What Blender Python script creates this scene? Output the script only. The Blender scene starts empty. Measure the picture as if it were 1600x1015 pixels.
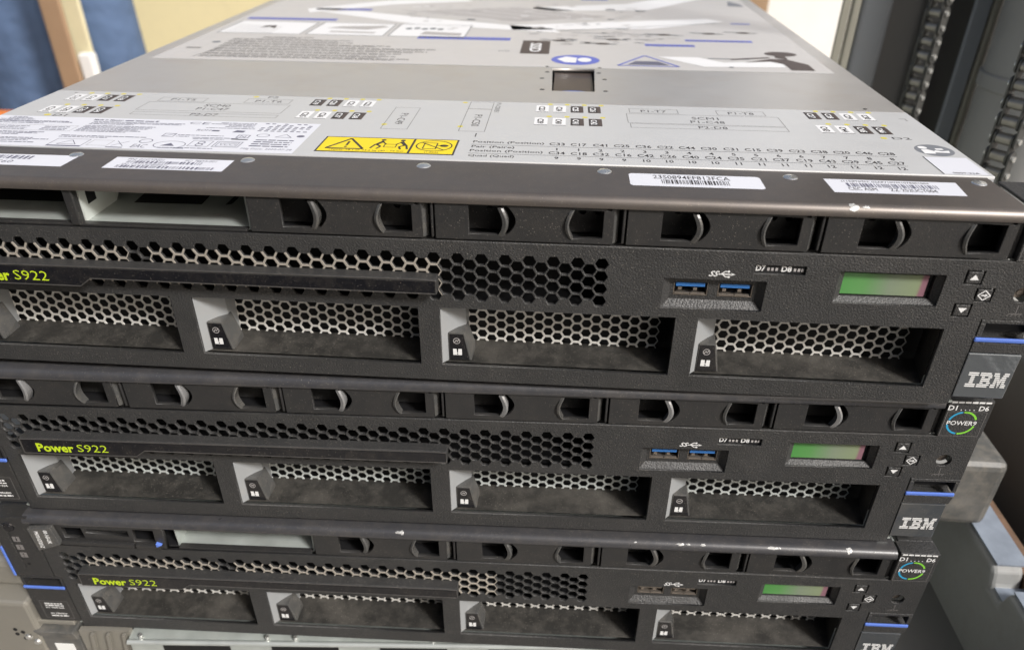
import bpy, bmesh, math, random
from mathutils import Matrix, Vector
random.seed(7)
SC = bpy.context.scene
# ------------------------------------------------------------ camera, world, sun, exposure
cam_d = bpy.data.cameras.new('camera'); cam = bpy.data.objects.new('camera', cam_d)
SC.collection.objects.link(cam); SC.camera = cam
cam_d.sensor_fit = 'HORIZONTAL'; cam_d.sensor_width = 36.0; cam_d.lens = 36.0*1154.05/1600.0
cam_d.clip_start = 0.01; cam_d.clip_end = 200
R_ = [[0.99753097,-0.04308311,0.05545992],[0.06979557,0.5207025,-0.85088042],[0.00778046,0.85265043,0.52242388]]
M_ = Matrix(R_).to_4x4(); M_.translation = Vector((0.26591584,-0.25871608,0.10182693)); cam.matrix_world = M_
cam_d.dof.use_dof = True; cam_d.dof.focus_distance = 0.325; cam_d.dof.aperture_fstop = 10
W = bpy.data.worlds.new('World'); SC.world = W; W.use_nodes = True
wn = W.node_tree; wn.nodes.clear()
sky = wn.nodes.new('ShaderNodeTexSky'); sky.sky_type = 'NISHITA'; sky.sun_disc = False
SUN_EL, SUN_AZ = math.radians(40), math.radians(130)      # azimuth measured clockwise from +Y (towards +X)
sky.sun_elevation = SUN_EL; sky.sun_rotation = SUN_AZ; sky.dust_density = 5; sky.air_density = 1.0; sky.ozone_density = 0.6
hs = wn.nodes.new('ShaderNodeHueSaturation'); hs.inputs['Saturation'].default_value = 0.85
bg = wn.nodes.new('ShaderNodeBackground'); bg.inputs['Strength'].default_value = 0.10
wo = wn.nodes.new('ShaderNodeOutputWorld')
wn.links.new(sky.outputs[0], hs.inputs['Color']); wn.links.new(hs.outputs[0], bg.inputs['Color']); wn.links.new(bg.outputs[0], wo.inputs[0])
sd = bpy.data.lights.new('sun','SUN'); sd.energy = 3.7; sd.angle = math.radians(11); sd.color = (1.0,0.985,0.97)
sun = bpy.data.objects.new('sun', sd); SC.collection.objects.link(sun)
sdir = Vector((math.sin(SUN_AZ)*math.cos(SUN_EL), math.cos(SUN_AZ)*math.cos(SUN_EL), math.sin(SUN_EL)))
sun.rotation_euler = sdir.to_track_quat('Z','Y').to_euler()
SC.view_settings.view_transform = 'Standard'; SC.view_settings.look = 'None'
SC.view_settings.exposure = 0.12; SC.view_settings.gamma = 1.0

# ------------------------------------------------------------ materials
def nm(name):
    m = bpy.data.materials.new(name); m.use_nodes = True
    nt = m.node_tree; b = nt.nodes['Principled BSDF']
    return m, nt, b
def N(nt, t, **kw):
    n = nt.nodes.new(t)
    for k, v in kw.items(): n.inputs[k].default_value = v
    return n
def mat(name, col, rough=.5, metal=0., spec=.5, dust=0., dustcol=(.42,.36,.28), speck=0., bump=0., bscale=1500, bdist=.0003, smudge_sheen=0., smcol=None, rvar=.0, vary=0., vscale=40, coat=0., brushed=0.):
    m, nt, b = nm(name); L = nt.links.new
    b.inputs['Roughness'].default_value = rough; b.inputs['Metallic'].default_value = metal
    b.inputs['Specular IOR Level'].default_value = spec; b.inputs['Coat Weight'].default_value = coat
    geo = nt.nodes.new('ShaderNodeNewGeometry'); P = geo.outputs['Position']
    colr = None
    def mixin(fac, c2, c1):
        mx = nt.nodes.new('ShaderNodeMix'); mx.data_type = 'RGBA'
        L(fac, mx.inputs[0])
        if hasattr(c1, 'links'): L(c1, mx.inputs[6])
        else: mx.inputs[6].default_value = (*c1, 1)
        mx.inputs[7].default_value = (*c2, 1)
        return mx.outputs[2]
    def noise(scale, det=3., vec=None, rg=.5):
        n = N(nt,'ShaderNodeTexNoise', Scale=scale, Detail=det, Roughness=rg); L(vec or P, n.inputs['Vector']); return n.outputs['Fac']
    def ramp(s, a, b_, hi=1.):
        r = N(nt,'ShaderNodeMapRange'); r.inputs['From Min'].default_value = a; r.inputs['From Max'].default_value = b_; r.inputs['To Max'].default_value = hi
        L(s, r.inputs['Value']); return r.outputs[0]
    cur = col
    if vary: cur = mixin(ramp(noise(vscale,4),.3,.7,vary), tuple(c*.55 for c in col), cur)
    if smudge_sheen: cur = mixin(ramp(noise(28,5,rg=.62),.5,.75,smudge_sheen), smcol or dustcol, cur)
    if dust: cur = mixin(ramp(noise(140,8,rg=.7),.45,.8,dust), dustcol, cur)
    if speck:
        v = N(nt,'ShaderNodeTexVoronoi', Scale=1500.); L(P, v.inputs['Vector'])
        s1 = N(nt,'ShaderNodeMapRange'); s1.inputs['From Min'].default_value=.33; s1.inputs['From Max'].default_value=.12; L(v.outputs['Distance'], s1.inputs['Value'])
        sp = nt.nodes.new('ShaderNodeSeparateColor'); L(v.outputs['Color'], sp.inputs[0])
        s2 = ramp(sp.outputs[0], .9-.30*speck, 1.05)
        mu = nt.nodes.new('ShaderNodeMath'); mu.operation='MULTIPLY'; L(s1.outputs[0], mu.inputs[0]); L(s2, mu.inputs[1])
        mu2 = nt.nodes.new('ShaderNodeMath'); mu2.operation='MULTIPLY'; L(mu.outputs[0], mu2.inputs[0]); L(ramp(noise(22,3),.3,.65,.9), mu2.inputs[1])
        cur = mixin(mu2.outputs[0], (.36,.33,.28), cur)
    if hasattr(cur,'links'): L(cur, b.inputs['Base Color'])
    else: b.inputs['Base Color'].default_value = (*col, 1)
    if rvar: L(ramp(noise(60,5),.3,.7), (r:=N(nt,'ShaderNodeMapRange')).inputs['Value']); r.inputs['To Min'].default_value=rough-rvar; r.inputs['To Max'].default_value=rough+rvar; L(r.outputs[0], b.inputs['Roughness'])
    if brushed:
        mp = nt.nodes.new('ShaderNodeMapping'); mp.inputs['Scale'].default_value = (12, 900, 900); L(P, mp.inputs['Vector'])
        n = noise(1., 4, vec=mp.outputs[0]); bp = N(nt,'ShaderNodeBump', Strength=brushed, Distance=.0004); L(n, bp.inputs['Height']); L(bp.outputs[0], b.inputs['Normal'])
    elif bump:
        n = noise(bscale, 3); bp = N(nt,'ShaderNodeBump', Strength=bump, Distance=bdist); L(n, bp.inputs['Height']); L(bp.outputs[0], b.inputs['Normal'])
    return m
M = {}
M['bezel'] = mat('black_textured_plastic',(.034,.0338,.0335),.45,spec=.6,dust=.06,speck=.8,bump=1.4,bscale=1300,smudge_sheen=.07,rvar=.10,dustcol=(.20,.185,.165))
M['bay'] = mat('black_plastic_bay',(.024,.023,.021),.5,dust=.5,speck=.9,bump=.4,smudge_sheen=.55,dustcol=(.13,.12,.105))
M['carrier'] = mat('black_smooth_plastic',(.027,.0268,.0268),.38,dust=.05,speck=.45,bump=.35,bscale=1700,smudge_sheen=.04,rvar=.06,dustcol=(.25,.21,.17))
M['fin'] = mat('satin_grip_plastic',(.07,.07,.068),.27,spec=.8,dust=.15,speck=.3,rvar=.08)
M['side'] = mat('lighter_bay_side',(.29,.30,.305),.42,dust=.12,speck=.3,vary=.2)  # left bay walls get a paler grey than the black pocket
M['dark'] = mat('black_interior',(.008,.008,.009),.6)
M['gloss'] = mat('gloss_black',(.010,.010,.012),.10,dust=.05,speck=.5,rvar=.04)
M['mirror'] = mat('smoky_badge_gloss',(.06,.066,.072),.07,spec=1.,coat=1.,dust=.08,speck=.3,smudge_sheen=.15)
M['mirror2'] = mat('badge_gloss_sky_sheen',(.20,.215,.225),.16,spec=1.,metal=.5,coat=1.,bump=.5,bscale=180,bdist=.0006)  # top server's badge: sky reflection put into a paler base colour
M['flange'] = mat('dark_semigloss_enamel',(.17,.15,.137),.42,metal=.6,spec=.8,dust=.20,speck=.9,vary=.3,vscale=22,bump=0.,bscale=2500,smudge_sheen=.05,dustcol=(.30,.24,.18),rvar=.04)
M['flanged'] = mat('dark_enamel_edge',(.045,.045,.049),.32,spec=.8,dust=.08,speck=.9,bump=.12,bscale=2500,smudge_sheen=.06,rvar=.05)
M['paint'] = mat('pale_grey_enamel',(.53,.535,.535),.38,dust=.05,speck=0,dustcol=(.4,.37,.3),smudge_sheen=.06,bump=.1,rvar=.06)
M['sheet'] = mat('printed_grey_film',(.55,.535,.52),.45,dust=.06,smudge_sheen=.08,rvar=.06)
M['band'] = mat('bare_brushed_steel',(.68,.655,.62),.38,metal=.6,smudge_sheen=.35,smcol=(.60,.52,.44),rvar=.04,brushed=.05)  # warm patches painted in as reflections on the bare steel
M['bright'] = mat('bright_zinc_bracket',(.74,.78,.74),.42,metal=.3,vary=.15)
M['galv'] = mat('galvanised_steel',(.52,.56,.53),.42,metal=.35,vary=.5,vscale=70,smudge_sheen=.3,smcol=(.3,.3,.27),rvar=.1)
M['mesh'] = mat('perforated_steel',(.80,.785,.74),.45,metal=.1,vary=.2,vscale=60,dust=.15,dustcol=(.4,.3,.2))
M['mesh2'] = mat('perforated_steel_cool',(.68,.72,.70),.42,metal=.1,vary=.3,vscale=60,dust=.2,dustcol=(.2,.17,.12))
M['silver'] = mat('zinc_rivet',(.80,.80,.77),.26,metal=.85,rvar=.1,bump=.5,bscale=700)
M['white'] = mat('white_print',(.78,.78,.77),.5)
M['sticker'] = mat('white_sticker',(.72,.73,.78),.42,smudge_sheen=.12,smcol=(.6,.6,.6))
M['ink'] = mat('dark_grey_ink',(.045,.04,.04),.5)
M['ink2'] = mat('brown_grey_ink',(.085,.065,.058),.5)
M['ink3'] = mat('faded_grey_ink',(.18,.17,.165),.5)
M['ink4'] = mat('blue_grey_ink',(.14,.14,.19),.5)
M['badgegrey'] = mat('emblem_grey',(.20,.21,.23),.5)
M['whitepr'] = mat('white_artwork',(.80,.80,.80),.5)
M['greypr'] = mat('pale_grey_artwork',(.42,.40,.39),.5)
M['blue'] = mat('blue_plastic',(.10,.19,.60),.42,speck=.5,spec=.5)
M['bluepr'] = mat('blue_print',(.13,.16,.52),.5)
M['usb'] = mat('usb_blue_plastic',(.05,.22,.62),.4)
M['beige'] = mat('beige_contact',(.30,.26,.22),.35,metal=.7)
M['yellow'] = mat('yellow_warning_film',(.86,.66,.01),.4)
M['dot'] = mat('yellow_dot_ink',(.66,.58,.10),.5)
M['neon'] = mat('lime_print',(.52,.68,.02),.45)
M['teal'] = mat('blue_ring_print',(.03,.32,.55),.45)
M['lime'] = mat('green_ring_print',(.22,.60,.05),.45)
def lcd_mat():
    m, nt, b = nm('lcd_filter'); L = nt.links.new
    g = nt.nodes.new('ShaderNodeTexCoord'); s = nt.nodes.new('ShaderNodeSeparateXYZ'); L(g.outputs['Object'], s.inputs[0])
    r = N(nt,'ShaderNodeMapRange'); r.inputs['From Min'].default_value=.377; r.inputs['From Max'].default_value=.409; L(s.outputs['X'], r.inputs['Value'])
    c = nt.nodes.new('ShaderNodeValToRGB'); e = c.color_ramp.elements
    e[0].color=(.07,.27,.06,1); e[1].position=1.0; e[1].color=(.27,.14,.17,1)
    for p_, col in ((.3,(.11,.29,.09,1)),(.62,(.22,.27,.19,1)),(.96,(.25,.30,.18,1))):
        k = e.new(p_); k.color = col
    n = N(nt,'ShaderNodeTexNoise', Scale=90., Detail=5.); L(g.outputs['Object'], n.inputs['Vector'])
    a = nt.nodes.new('ShaderNodeMath'); a.operation='MULTIPLY_ADD'; a.inputs[1].default_value=.08; L(n.outputs['Fac'], a.inputs[0]); L(r.outputs[0], a.inputs[2])
    L(a.outputs[0], c.inputs[0]); L(c.outputs[0], b.inputs['Base Color']); b.inputs['Roughness'].default_value=.12; b.inputs['Coat Weight'].default_value=.5
    return m
M['lcd'] = lcd_mat()
def honey_mat():   # beige wire, mottled at random by noise
    m = mat('mottled_beige_wire',(.47,.43,.37),.45,metal=.2,vary=.3,dust=.2,dustcol=(.2,.15,.1)); return m
M['honey'] = honey_mat()
M['fin2'] = mat('scuffed_silver_grip',(.30,.30,.30),.30,metal=.4,speck=.3,rvar=.08)

# ------------------------------------------------------------ mesh helpers (millimetres in, metres out)
K = .001
class MB:
    def __init__(s): s.v=[]; s.f=[]; s.m=[]
    def face(s, pts, m=0):
        n=len(s.v); s.v += [tuple(p) for p in pts]; s.f.append(list(range(n,n+len(pts)))); s.m.append(m)
    def box(s, x0,x1,y0,y1,z0,z1, m=0):
        n=len(s.v)
        s.v += [(x,y,z) for x in (x0,x1) for y in (y0,y1) for z in (z0,z1)]
        for q in ((0,1,3,2),(4,6,7,5),(0,4,5,1),(2,3,7,6),(0,2,6,4),(1,5,7,3)):
            s.f.append([n+i for i in q]); s.m.append(m)
    def prism(s, poly, a0, a1, ax='y', m=0, caps=True):
        # poly: list of 2D points; ax: axis of extrusion
        def P(u,v,a): return (u,a,v) if ax=='y' else ((a,u,v) if ax=='x' else (u,v,a))
        n=len(s.v); k=len(poly)
        s.v += [P(u,v,a0) for u,v in poly] + [P(u,v,a1) for u,v in poly]
        for i in range(k):
            j=(i+1)%k; s.f.append([n+i,n+j,n+k+j,n+k+i]); s.m.append(m)
        if caps: s.f.append([n+i for i in range(k)]); s.m.append(m); s.f.append([n+k+i for i in reversed(range(k))]); s.m.append(m)
    def cyl(s, c, r, h, ax='y', seg=20, m=0, r2=None):
        r2 = r if r2 is None else r2; n=len(s.v)
        for rr,a in ((r,0),(r2,h)):
            for i in range(seg):
                t=2*math.pi*i/seg; u,v=rr*math.cos(t),rr*math.sin(t)
                s.v.append((c[0]+u,c[1]+a,c[2]+v) if ax=='y' else ((c[0]+u,c[1]+v,c[2]+a) if ax=='z' else (c[0]+a,c[1]+u,c[2]+v)))
        for i in range(seg): j=(i+1)%seg; s.f.append([n+i,n+j,n+seg+j,n+seg+i]); s.m.append(m)
        s.f.append([n+i for i in range(seg)]); s.m.append(m); s.f.append([n+seg+i for i in range(seg)]); s.m.append(m)
    def raw(s, V, F, m=0):
        n=len(s.v); s.v += V; s.f += [[n+i for i in f] for f in F]; s.m += [m]*len(F)
    def mesh(s, name, mats, scale=K, smooth=True, ang=35, recalc=True):
        me = bpy.data.meshes.new(name)
        me.from_pydata([(x*scale,y*scale,z*scale) for x,y,z in s.v], [], s.f)
        for k in mats: me.materials.append(M[k] if isinstance(k,str) else k)
        me.polygons.foreach_set('material_index', s.m)
        if recalc:
            bm = bmesh.new(); bm.from_mesh(me); bmesh.ops.recalc_face_normals(bm, faces=bm.faces); bm.to_mesh(me); bm.free()
        if smooth:
            me.polygons.foreach_set('use_smooth', [True]*len(me.polygons)); me.set_sharp_from_angle(angle=math.radians(ang))
        me.update(); return me
CACHE = {}
def link(name, me, parent=None, bevel=0, label=None, seg=2):
    o = bpy.data.objects.new(name, me); SC.collection.objects.link(o); o.parent = parent
    if bevel:
        b = o.modifiers.new('bevel','BEVEL'); b.width = bevel*K; b.segments = seg; b.limit_method='ANGLE'; b.angle_limit=math.radians(40); b.harden_normals=False
    if label: o['label'] = label
    return o
def part(key, name, parent, fn, mats, bevel=0, label=None, **kw):
    """build once per key, then reuse the mesh for the other servers"""
    if key not in CACHE:
        mb = MB(); r = fn(mb)
        CACHE[key] = r if isinstance(r, bpy.types.Mesh) else mb.mesh(name, mats, **kw)
    return link(name, CACHE[key], parent, bevel, label)
def curve_plate(name, loops, y0, y1, mats, bev=0.25, ax='y'):
    """flat plate with holes: first loop is the outline; 2D points in mm"""
    cu = bpy.data.curves.new('c','CURVE'); cu.dimensions='2D'; cu.fill_mode='BOTH'
    for lp in loops:
        sp = cu.splines.new('POLY'); sp.points.add(len(lp)-1)
        for i,(u,v) in enumerate(lp): sp.points[i].co=(u,v,0,1)
        sp.use_cyclic_u=True
    th=abs(y1-y0); cu.extrude=max(th/2-bev,0.001); cu.bevel_depth=bev; cu.bevel_resolution=1; cu.offset=-bev
    o = bpy.data.objects.new('c',cu); SC.collection.objects.link(o); bpy.context.view_layer.update()
    me = bpy.data.meshes.new_from_object(o.evaluated_get(bpy.context.evaluated_depsgraph_get()))
    bpy.data.objects.remove(o); bpy.data.curves.remove(cu)
    mid=(y0+y1)/2
    for v in me.vertices:
        x,y,z=v.co; v.co = (x*K,(mid-z)*K,y*K) if ax=='y' else (x*K,y*K,(mid+z)*K)
    me.name=name; me.materials.clear()
    for k in mats: me.materials.append(M[k])
    bm=bmesh.new(); bm.from_mesh(me); bmesh.ops.remove_doubles(bm,verts=bm.verts,dist=1e-6); bmesh.ops.recalc_face_normals(bm,faces=bm.faces); bm.to_mesh(me); bm.free()
    return me
_tc = {}
def glyphs(txt, bold=0., shear=0.):
    k=(txt,bold,shear)
    if k in _tc: return _tc[k]
    cu = bpy.data.curves.new('t','FONT'); cu.body=txt; cu.fill_mode='FRONT'; cu.resolution_u=2; cu.offset=bold; cu.shear=shear; cu.size=1
    o = bpy.data.objects.new('t',cu)
    me = o.to_mesh(); V=[(v.co.x,v.co.y) for v in me.vertices]; F=[list(p.vertices) for p in me.polygons]
    o.to_mesh_clear(); bpy.data.objects.remove(o); bpy.data.curves.remove(cu)
    x0=min(v[0] for v in V);x1=max(v[0] for v in V);y0=min(v[1] for v in V);y1=max(v[1] for v in V)
    _asp[k]=(x1-x0)/(y1-y0); V=[((a-x0)/(x1-x0),(b-y0)/(y1-y0)) for a,b in V]; _tc[k]=(V,F); return _tc[k]
def aspect(t,bold=0.,shear=0.):
    glyphs(t,bold,shear); return _asp[(t,bold,shear)]
_asp={}
class Ink:
    """flat printing collected on one plane; plane 'lid' = (x,y) at height z, 'front' = (x,z) at depth y"""
    def __init__(s, mb, plane, h): s.mb=mb; s.pl=plane; s.h=h
    def P(s,u,v,l=0): return (u,v,s.h+l*.05) if s.pl=='lid' else (u,s.h-l*.05,v)
    def text(s, t, x0,x1,y0,y1, m=0, bold=0., rot=0, l=0, shear=0.):
        V,F=glyphs(t,bold,shear); out=[]
        for a,b in V:
            if rot==1: a,b=1-b,a          # reads upwards
            elif rot==-1: a,b=b,1-a       # reads downwards
            out.append(s.P(x0+(x1-x0)*a, y0+(y1-y0)*b, l))
        s.mb.raw(out,F,m)
    def ctext(s,t,xc,y0,y1,st=1.,**kw):
        w=aspect(t,kw.get('bold',0.))*(y1-y0)*st/2; s.text(t,xc-w,xc+w,y0,y1,**kw)
    def rect(s,x0,x1,y0,y1,m=0,l=0): s.mb.face([s.P(x0,y0,l),s.P(x1,y0,l),s.P(x1,y1,l),s.P(x0,y1,l)],m)
    def poly(s,pts,m=0,l=0): s.mb.face([s.P(u,v,l) for u,v in pts],m)
    def frame(s,x0,x1,y0,y1,w=.35,m=0,l=0):
        s.rect(x0,x1,y0,y0+w,m,l); s.rect(x0,x1,y1-w,y1,m,l); s.rect(x0,x0+w,y0+w,y1-w,m,l); s.rect(x1-w,x1,y0+w,y1-w,m,l)
    def disc(s,x,y,rx,ry=None,m=0,l=0,seg=24):
        ry=ry or rx; s.poly([(x+rx*math.cos(2*math.pi*i/seg),y+ry*math.sin(2*math.pi*i/seg)) for i in range(seg)],m,l)
    def ring(s,x,y,r,w,m=0,l=0,a0=0,a1=360,seg=28,ry=None):
        k=(ry or r)/r
        for i in range(seg):
            t0=math.radians(a0+(a1-a0)*i/seg); t1=math.radians(a0+(a1-a0)*(i+1)/seg)
            s.poly([(x+r*math.cos(t0),y+k*r*math.sin(t0)),(x+r*math.cos(t1),y+k*r*math.sin(t1)),(x+(r-w)*math.cos(t1),y+k*(r-w)*math.sin(t1)),(x+(r-w)*math.cos(t0),y+k*(r-w)*math.sin(t0))],m,l)
    def line(s,p,q,w,m=0,l=0):
        dx,dy=q[0]-p[0],q[1]-p[1]; d=math.hypot(dx,dy); nx,ny=-dy/d*w/2,dx/d*w/2
        s.poly([(p[0]+nx,p[1]+ny),(q[0]+nx,q[1]+ny),(q[0]-nx,q[1]-ny),(p[0]-nx,p[1]-ny)],m,l)
    def micro(s,x0,x1,y,h,m=0,l=0,rnd=random):
        x=x0
        while x<x1:
            w=min(rnd.uniform(.8,3.4)*h*1.4,x1-x)
            if w<.15: break
            s.rect(x,x+w,y,y+h*rnd.uniform(.8,1.1),m,l); x+=w+h*.45
    def bars(s,x0,x1,y0,y1,m=0,l=0,seed=1,unit=.28):
        r=random.Random(seed); x=x0
        while x<x1:
            w=unit*r.choice((1,1,1,2,3)); s.rect(x,min(x+w,x1),y0,y1,m,l); x+=w+unit*r.choice((1,1,2,2))
def root(name,label,cat,loc=(0,0,0),rot=(0,0,0),group=None,kind=None):
    o=bpy.data.objects.new(name,None); SC.collection.objects.link(o); o.location=loc; o.rotation_euler=rot; o.empty_display_size=.05
    o['label']=label; o['category']=cat
    if group: o['group']=group
    return o
def tag(o,label=None,cat=None,group=None,kind=None):
    for k,v in (('label',label),('category',cat),('group',group),('kind',kind)):
        if v: o[k]=v
    return o
def hexpts(x,z,r): return [(x+r*math.cos(math.radians(60*i)), z+r*math.sin(math.radians(60*i))) for i in range(6)]
M['latchb'] = mat('brown_latch_plastic',(.075,.058,.05),.38,spec=.4)
M['chip']=mat('bare_metal_chip',(.60,.60,.58),.5,metal=.4,vary=.8,vscale=600,bump=.8,bscale=900)
M['rim']=mat('pale_rim_line',(.09,.085,.08),.35,spec=.8,vary=.7,vscale=150)  # thin line, paler than the gloss inlay it borders
# ------------------------------------------------------------ the rack server
HC = [(283.8-4.716*k, k) for k in range(59)]
def hex_cells():
    out=[]
    for x,k in HC:
        if k%2==0: out += [(x,-27.75-5.5*j,k,j) for j in range(4)]
        else: out += [(x,-30.4-5.5*j,k,j) for j in range(3)]
    return out
BAYX = [(9.7+104.8*i, 105.4+104.8*i) for i in range(4)]
def bezel_mesh(mb):
    lp=[[(0,-20.1),(455,-20.1),(455,-45.1),(432.3,-45.1),(432.3,-86.5),(3.5,-86.5),(3.5,-45.1),(0,-45.1)]]
    for x,z,k,j in hex_cells(): lp.append(hexpts(x,z,2.74))
    for a,b in BAYX: lp.append([(a,-50.3),(b,-50.3),(b,-78.4),(a,-78.4)])
    lp.append([(308.4,-32.6),(347.8,-32.6),(347.8,-45.9),(308.4,-45.9)])
    lp.append([(374.4,-26.8),(413.7,-26.8),(413.7,-40.4),(374.4,-40.4)])
    lp.append([(342.2,-25.4),(361.6,-25.4),(361.6,-29.2),(342.2,-29.2)])
    for cx,cz in ((423.9,-27.3),(429.7,-34.6),(423.6,-41.6)): lp.append([(cx-3.4,cz-3),(cx+3.4,cz-3),(cx+3.4,cz+3),(cx-3.4,cz+3)])
    lp.append([(443.9+3.3*math.cos(t*math.pi/12),-34+3.3*math.sin(t*math.pi/12)) for t in range(24)])
    return curve_plate('bezel',lp,0,1.7,['bezel'],bev=.2)
def wire_net(mb, cells, r_in, depth, y0, keep=None):
    """honeycomb wire: a trapezoid on each cell side shared with a neighbour cell"""
    S={(round(c[0],1),round(c[1],1)) for c in cells}; pts=list(S)
    V={};verts=[];faces=[]
    def vid(x,z,y):
        k=(round(x,2),round(z,2),round(y,2))
        if k not in V: V[k]=len(verts); verts.append((x,y,z))
        return V[k]
    edges={}
    quads=[]
    for c in cells:
        x,z=c[0],c[1]; Ro=c[4] if len(c)>4 else 3.15
        o=hexpts(x,z,Ro); n=hexpts(x,z,r_in)
        for i in range(6):
            if keep and not keep(c,i): continue
            j=(i+1)%6; quads.append((o[i],o[j],n[j],n[i]))
    for q in quads:
        f=[vid(p[0],p[1],y0) for p in q]; b=[vid(p[0],p[1],y0+depth) for p in q]
        faces.append(f); faces.append(b[::-1])
        # inner wall of the hole
        faces.append([f[3],f[2],b[2],b[3]])
    mb.v=verts; mb.f=faces; mb.m=[0]*len(faces)
def honey_fn(x_lo,x_hi,gap=None):
    cells=[c for c in hex_cells() if x_lo<=c[0]<=x_hi and not (gap and gap[0]<c[0]<gap[1])]
    cs=[(x,z,k,j,3.145) for x,z,k,j in cells]
    def keep(c,i):
        x,z,k,j=c[:4]
        ev=k%2==0; last=3 if ev else 2
        # sides: 0 upper right, 1 top, 2 upper left, 3 lower left, 4 bottom, 5 lower right
        if ev and j==0: return i in (3,4,5)
        if ev and j==last: return i in (0,1,2)
        if (not ev) and j==0: return i!=1
        if (not ev) and j==last: return i!=4
        return True
    return lambda mb: wire_net(mb,cs,2.70,.4,-.12,keep)
def panel_holes(mb):
    # perforated steel behind one bay: local x 0..100
    cells=[]; Rc=2.77
    k=0; x=3.0
    while x<93:
        z0=-51.5 if k%2==0 else -51.5-Rc*.866
        j=0
        while z0-j*Rc*1.732>-79: cells.append((x,z0-j*Rc*1.732,k,j,Rc)); j+=1
        k+=1; x=3.0+k*Rc*1.5
    wire_net(mb,cells,2.26,.5,18.0)
def bay_recess(mb):
    # local to the bay's left edge, width 95.7
    w=95.7; zt,zb=-50.3,-78.4; a=2.5
    # floor
    mb.face([(0,a,zb),(w,a,zb),(w+3,18.9,-76.8),(9.5,18.9,-76.8),(8.5,10,-77.4)])
    # right wall
    mb.face([(w,a,zb),(w,a,zt),(w+3,18.9,zt),(w+3,18.9,-76.8)])
    # ceiling
    mb.face([(0,a,zt),(w,a,zt),(w+3,18.9,zt),(9.5,18.9,zt),(9.5,10,zt)])
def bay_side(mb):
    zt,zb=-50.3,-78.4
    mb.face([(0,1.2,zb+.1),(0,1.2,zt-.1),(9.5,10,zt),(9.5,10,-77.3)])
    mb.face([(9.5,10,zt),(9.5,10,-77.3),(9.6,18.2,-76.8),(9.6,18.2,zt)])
def hull(pts, mb, m=0):
    bm=bmesh.new()
    for p in pts: bm.verts.new(p)
    r=bmesh.ops.convex_hull(bm,input=bm.verts); bm.verts.ensure_lookup_table(); bm.verts.index_update()
    V=[tuple(v.co) for v in bm.verts]; F=[[v.index for v in f.verts] for f in bm.faces]; bm.free(); mb.raw(V,F,m)
def handle_fn(mb):
    hull([(2.6,3,-64.1),(9.4,3,-64.1),(12.2,3.2,-77.9),(2.5,3.2,-77.9),(10.1,12,-63.6),(12.9,12.5,-73.5),(13,13,-77.3),(3,14,-77.3),(4,10,-63.0)],mb)
def handle_face(mb):
    k=Ink(mb,'front',2.9)
    def sl(y): return (y-3)*0+0
    k.poly([(3.1,-64.6),(9.0,-64.6),(11.4,-77.3),(3.1,-77.3)],0)
    k.ring(6.1,-67.9,1.5,.28,1,1); k.line((5.2,-68.6),(6.0,-67.3),.3,1,1); k.line((6.0,-67.3),(6.3,-68.4),.3,1,1); k.line((6.3,-68.4),(7.0,-67.2),.3,1,1)
    k.rect(4.4,8.2,-75.0,-71.9,2,1); k.poly([(6.0,-71.8),(6.7,-71.8),(6.5,-73.7),(6.15,-73.7)],0,2); k.rect(6.1,6.6,-74.7,-74.1,0,2)
def strip_fn(mb):
    mb.prism([(18.4,-35.0),(31,-34.6),(213,-34.2),(219.5,-34.6),(219.5,-41.1),(77.4,-40.4),(72.4,-44.1),(18.4,-44.1)],-5.5,.3)
def strip_face(mb):
    mb.prism([(19.2,-35.7),(218.8,-35.4),(218.8,-40.4),(77.7,-39.7),(72.7,-43.4),(19.2,-43.4)],-5.68,-5.3)
def strip_rim(mb):
    P=[(18.8,-35.4),(31,-35.0),(213,-34.6),(219.2,-35.0),(219.2,-40.8),(77.6,-40.1),(72.6,-43.8),(18.8,-43.8)]
    for i in range(8):
        a,b=P[i],P[(i+1)%8]; dx,dz=b[0]-a[0],b[1]-a[1]; d=math.hypot(dx,dz); nx,nz=-dz/d*.14,dx/d*.14
        mb.prism([(a[0]+nx,a[1]+nz),(b[0]+nx,b[1]+nz),(b[0]-nx,b[1]-nz),(a[0]-nx,a[1]-nz)],-5.8,-5.4)
def strip_text(mb):
    k=Ink(mb,'front',-5.74)
    k.text('Power',25.9,43.6,-42.6,-37.5,0,bold=.03); k.text('S922',45.4,59.9,-41.9,-37.6,0,bold=-.006)
# --- drive blank, local x 0 = left edge
def arc(x0,z0,z1,bul,n=10):
    return [(x0+bul*math.sin(math.pi*i/n), z0+(z1-z0)*i/n) for i in range(n+1)]
def blank_plate(mb):
    A=arc(27.6,-5.2,-16.9,3.2); B=arc(51.9,-5.6,-17.6,-2.2)
    out=[(0,-3.1),(67.9,-3.0),(67.9,-19.4),(0,-19.4)]
    h1=[(12.9,-5.2)]+A+[(12.9,-16.9)]
    h2=B[::-1]+[(64,-5.9),(64,-16.8)]
    h2=[(64,-16.9),(64,-5.9)]+B
    sq=[(65.2,-4.3),(66.8,-4.3),(66.8,-5.7),(65.2,-5.7)]
    return curve_plate('drive_blank_plate',[out,h1,h2,sq],0.2,2.2,['carrier'],bev=.18)
def blank_side(mb):
    mb.face([(67.9,.9,-3.2),(67.9,.9,-19.3),(69.9,3.2,-19.3),(69.9,3.2,-3.2)]); mb.face([(69.9,3.2,-19.3),(69.9,3.2,-3.2),(69.9,12,-3.2),(69.9,12,-19.3)])
    mb.face([(66.2,2.0,-3.2),(66.2,2.0,-19.3),(68.0,.9,-19.3),(68.0,.9,-3.2)])
def blank_latchbar(mb): mb.box(71.2,72.2,.3,3,-18.9,-4.2)
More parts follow.
